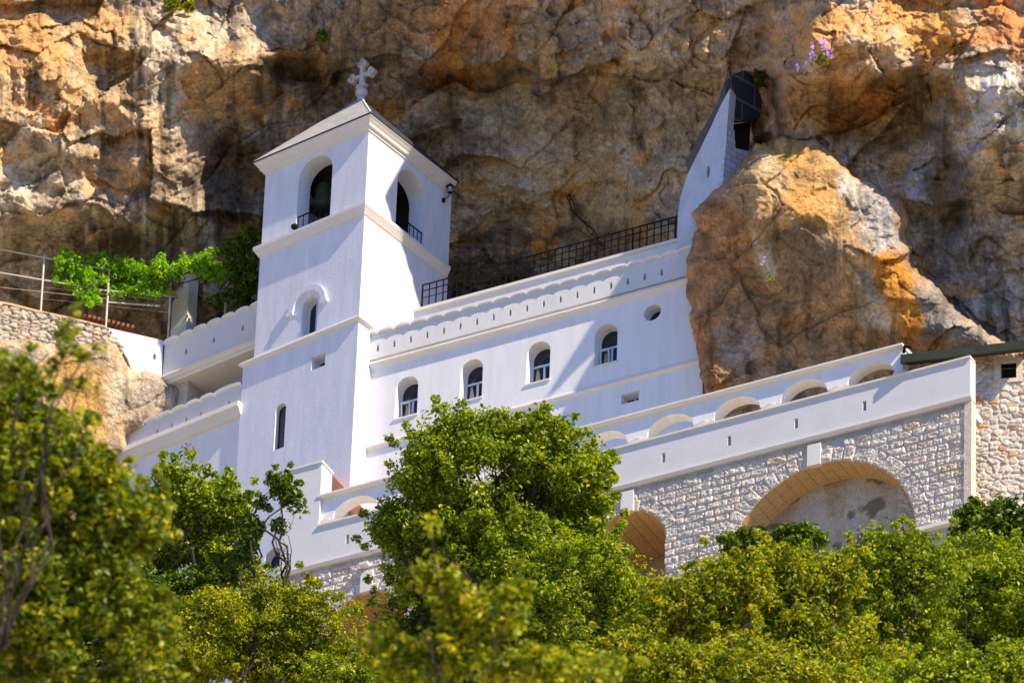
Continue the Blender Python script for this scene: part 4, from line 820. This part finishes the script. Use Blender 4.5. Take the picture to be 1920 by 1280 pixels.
# right-hand mass, slightly soft
RG = 'trees massed at the lower right'
rt = [('leafy tree filling the bottom edge right of centre', [(1230, 1250, 110, 50), (1360, 1270, 120, 40), (1500, 1285, 120, 40)]),
      ('shrubby tree along the bottom edge toward the right corner', [(1640, 1285, 120, 40), (1780, 1280, 120, 45), (1900, 1275, 100, 60)]),
      ('yellow-green tree at the lower right, left end of the mass', [(1320, 1120, 90, 80), (1270, 1190, 90, 90), (1380, 1080, 60, 50), (1340, 1240, 150, 70)]),
      ('bright tree just below the big stone arch', [(1480, 1070, 90, 60), (1450, 1140, 120, 90), (1560, 1060, 60, 45), (1500, 1230, 150, 80)]),
      ('tree below the right foot of the big arch', [(1660, 1030, 80, 70), (1640, 1110, 110, 90), (1740, 1060, 60, 60), (1660, 1220, 140, 80), (1690, 960, 16, 26)]),
      ('broad tree in the bottom right corner', [(1840, 1060, 100, 70), (1900, 1120, 110, 110), (1800, 1160, 110, 90), (1860, 1240, 150, 80)])]
rt = [(a_, [(x_, y_+(22 if y_ < 1200 else 6), rx_, ry_) for x_, y_, rx_, ry_ in b_]) for a_, b_ in rt]
for k, (lb_, bl) in enumerate(rt): tree('tree', lb_, 'tree', bl, 172+4*k, 760, 60, .27, .050, G2 if k in (0, 2, 3) else G1, 41+k, group=RG, stems=10)
tree('tree', 'small dark glossy tree against the rubble house at right', 'tree', [(1860, 975, 50, 26), (1830, 1000, 40, 26), (1910, 965, 34, 30), (1890, 1010, 50, 30)], 262, 130, 50, .34, .10, G3, 51, base=(1860, 1400), stems=8)
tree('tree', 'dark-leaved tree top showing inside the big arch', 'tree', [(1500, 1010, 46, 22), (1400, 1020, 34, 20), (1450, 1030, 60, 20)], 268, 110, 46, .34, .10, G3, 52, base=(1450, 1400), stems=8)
# vines on the pergola
def vine(name, label, blobs_, o, n, per, seed, m_=G4, size=.075):
    rng = np.random.RandomState(seed); root = empty(name, label, 'vine'); C_ = []
    ar = sum(b[2]*b[3] for b in blobs_); mb = MB()
    for (px, py, rx, ry) in blobs_:
        q = max(4, int(n*rx*ry/ar)); a = rng.rand(q)*2*pi; r = np.sqrt(rng.rand(q)); base = np.array(wl(px, py, o))
        td = float((base-CAM)@FW); td = min(td, 328.9) if o > -1 else 327.6
        if 300 < px < 400 and o > -1: td = 328.8
        base = PT(px, py, td)
        r = r*(1+.5*vnoise(a*1.6+px, a*0+py, seed)); C_.append(base+RT*((r*np.cos(a)*rx)/50)[:, None]+UP*((r*np.sin(a)*ry)/50)[:, None]+FW*(rng.normal(size=q)*.3)[:, None])
    C_ = np.concatenate(C_); V, Q, at = leaves(C_, .22*np.ones(len(C_)), per, size, rng); big_mesh('foliage', V, Q, m_, root, attr=at, smooth=False)
    cc = [PT(b[0], b[1], 328.6 if o > -1 else 328) for b in blobs_]
    for a, b in zip(cc[:-1], cc[1:]): mb.tube([a, (a+b)/2+rng.normal(size=3)*.08, b], .025, 5)
    mb.build('stem', BARK, root); return root
vine('grape_vine', 'bright green vine trained along the pipe pergola', [(128, 490, 22, 22), (150, 520, 40, 26), (180, 500, 26, 18), (170, 560, 20, 20), (235, 520, 32, 34), (270, 520, 40, 26), (310, 505, 30, 18), (240, 545, 30, 14), (352, 492, 20, 10), (382, 500, 26, 26), (290, 545, 30, 12), (410, 510, 26, 20), (440, 500, 20, 16)], -.3, 380, 34, 61)
vine('climbing_vine', 'dark green climber hanging by the left side of the tower', [(440, 480, 22, 26), (462, 450, 20, 20), (455, 520, 26, 30), (445, 560, 20, 20), (470, 500, 14, 40), (400, 565, 12, 16), (475, 440, 16, 12), (430, 465, 22, 14)], -1.9, 210, 40, 62, G3)
# plants in the rock
def tuft(name, label, cat, px, py, t_, rx, ry, n, per, size, m_, seed, stemm=TWIG, flowers=None, dt=0.5):
    rng = np.random.RandomState(seed); root = empty(name, label, cat); c = PT(px, py, t_-dt); k = t_/FPX
    q = rng.normal(size=(n, 3)); q /= np.linalg.norm(q, axis=1)[:, None]; q *= (rng.rand(n)**.5)[:, None]
    C_ = c+RT*(q[:, :1]*rx*k)+UP*(q[:, 1:2]*ry*k)-FW*(np.abs(q[:, 2:3])*.3)
    V, Q, at = leaves(C_, .07*np.ones(n), per, size, rng); big_mesh('foliage', V, Q, m_, root, attr=at, smooth=False)
    mb = MB(); rp = PT(px, py+ry*.8, t_+.1)
    for j in range(0, n, 2): mb.tube([rp, (rp+C_[j])/2+rng.normal(size=3)*.05, C_[j]], .012, 4)
    mb.build('stem', stemm, root)
    if flowers:
        F_ = np.concatenate([PT(x, y, t_-dt-.25)+rng.normal(size=(f_n, 3))*.09 for x, y, f_n in flowers]); V, Q, at = leaves(F_, .05*np.ones(len(F_)), 9, .03, rng); big_mesh('flowers', V, Q, FLOW, root, attr=at, smooth=False)
    return root
def ct(px, py):
    """depth of the finished cliff at a picture point"""
    i = int(np.argmin(np.abs(ax-px))); j = int(np.argmin(np.abs(ay-py))); return float(t[j, i])
tuft('flowering_plant', 'lilac flowering plant growing from the orange cliff at upper right', 'flowering plant', 1535, 108, ct(1535, 108), 24, 18, 34, 8, .05, G2, 71, flowers=[(1545, 82, 12), (1520, 105, 14), (1500, 126, 6), (1556, 100, 8), (1530, 85, 6), (1548, 95, 6)])
tuft('dry_plant', 'dry hanging tuft on the shaded side of the rock outcrop', 'plant', 1443, 525, 309.6, 10, 12, 16, 3, .05, TWIG and G2, 72, flowers=[(1432, 494, 3)])
tuft('shrub', 'autumn-tinted shrub at the top edge of the sunlit left cliff', 'shrub', 320, 8, ct(320, 10), 26, 22, 40, 14, .07, G2, 73)
tuft('shrub', 'small shrub at top of the left cliff near the autumn-tinted one', 'shrub', 352, 12, ct(352, 12), 14, 16, 20, 14, .07, G2, 74)
tuft('shrub', 'round dark green bush on the cliff above the tower', 'shrub', 606, 70, ct(606, 70), 13, 12, 26, 20, .06, G3, 75)
tuft('shrub', 'dark hanging bush beside the cleft with the chapel', 'shrub', 1423, 142, ct(1423, 142), 10, 20, 26, 20, .06, G3, 76)
mb = MB(); rng = np.random.RandomState(8)
for q in range(3):
    pts = []
    for k in range(9):
        x = 1062+70*k/8+3*q*sin(k*1.3+q)+2*rng.normal(); y = 365+100*(k/8)**.9+2*rng.normal(); pts.append(PT(x, y, ct(x, y)-.35))
    mb.tube(pts, [.032-.002*k for k in range(9)], 5)
tag(mb.build('hanging_root', BARK), 'dark root hanging down the cave wall above the railing', 'root')
mb = MB(); s, z = TR.on(855, 424, 0); mb.lathe(TR.P(s, -.1, z-.1), [(.02, 0), (.11, .06), (.11, .16), (.02, .22)], 10)
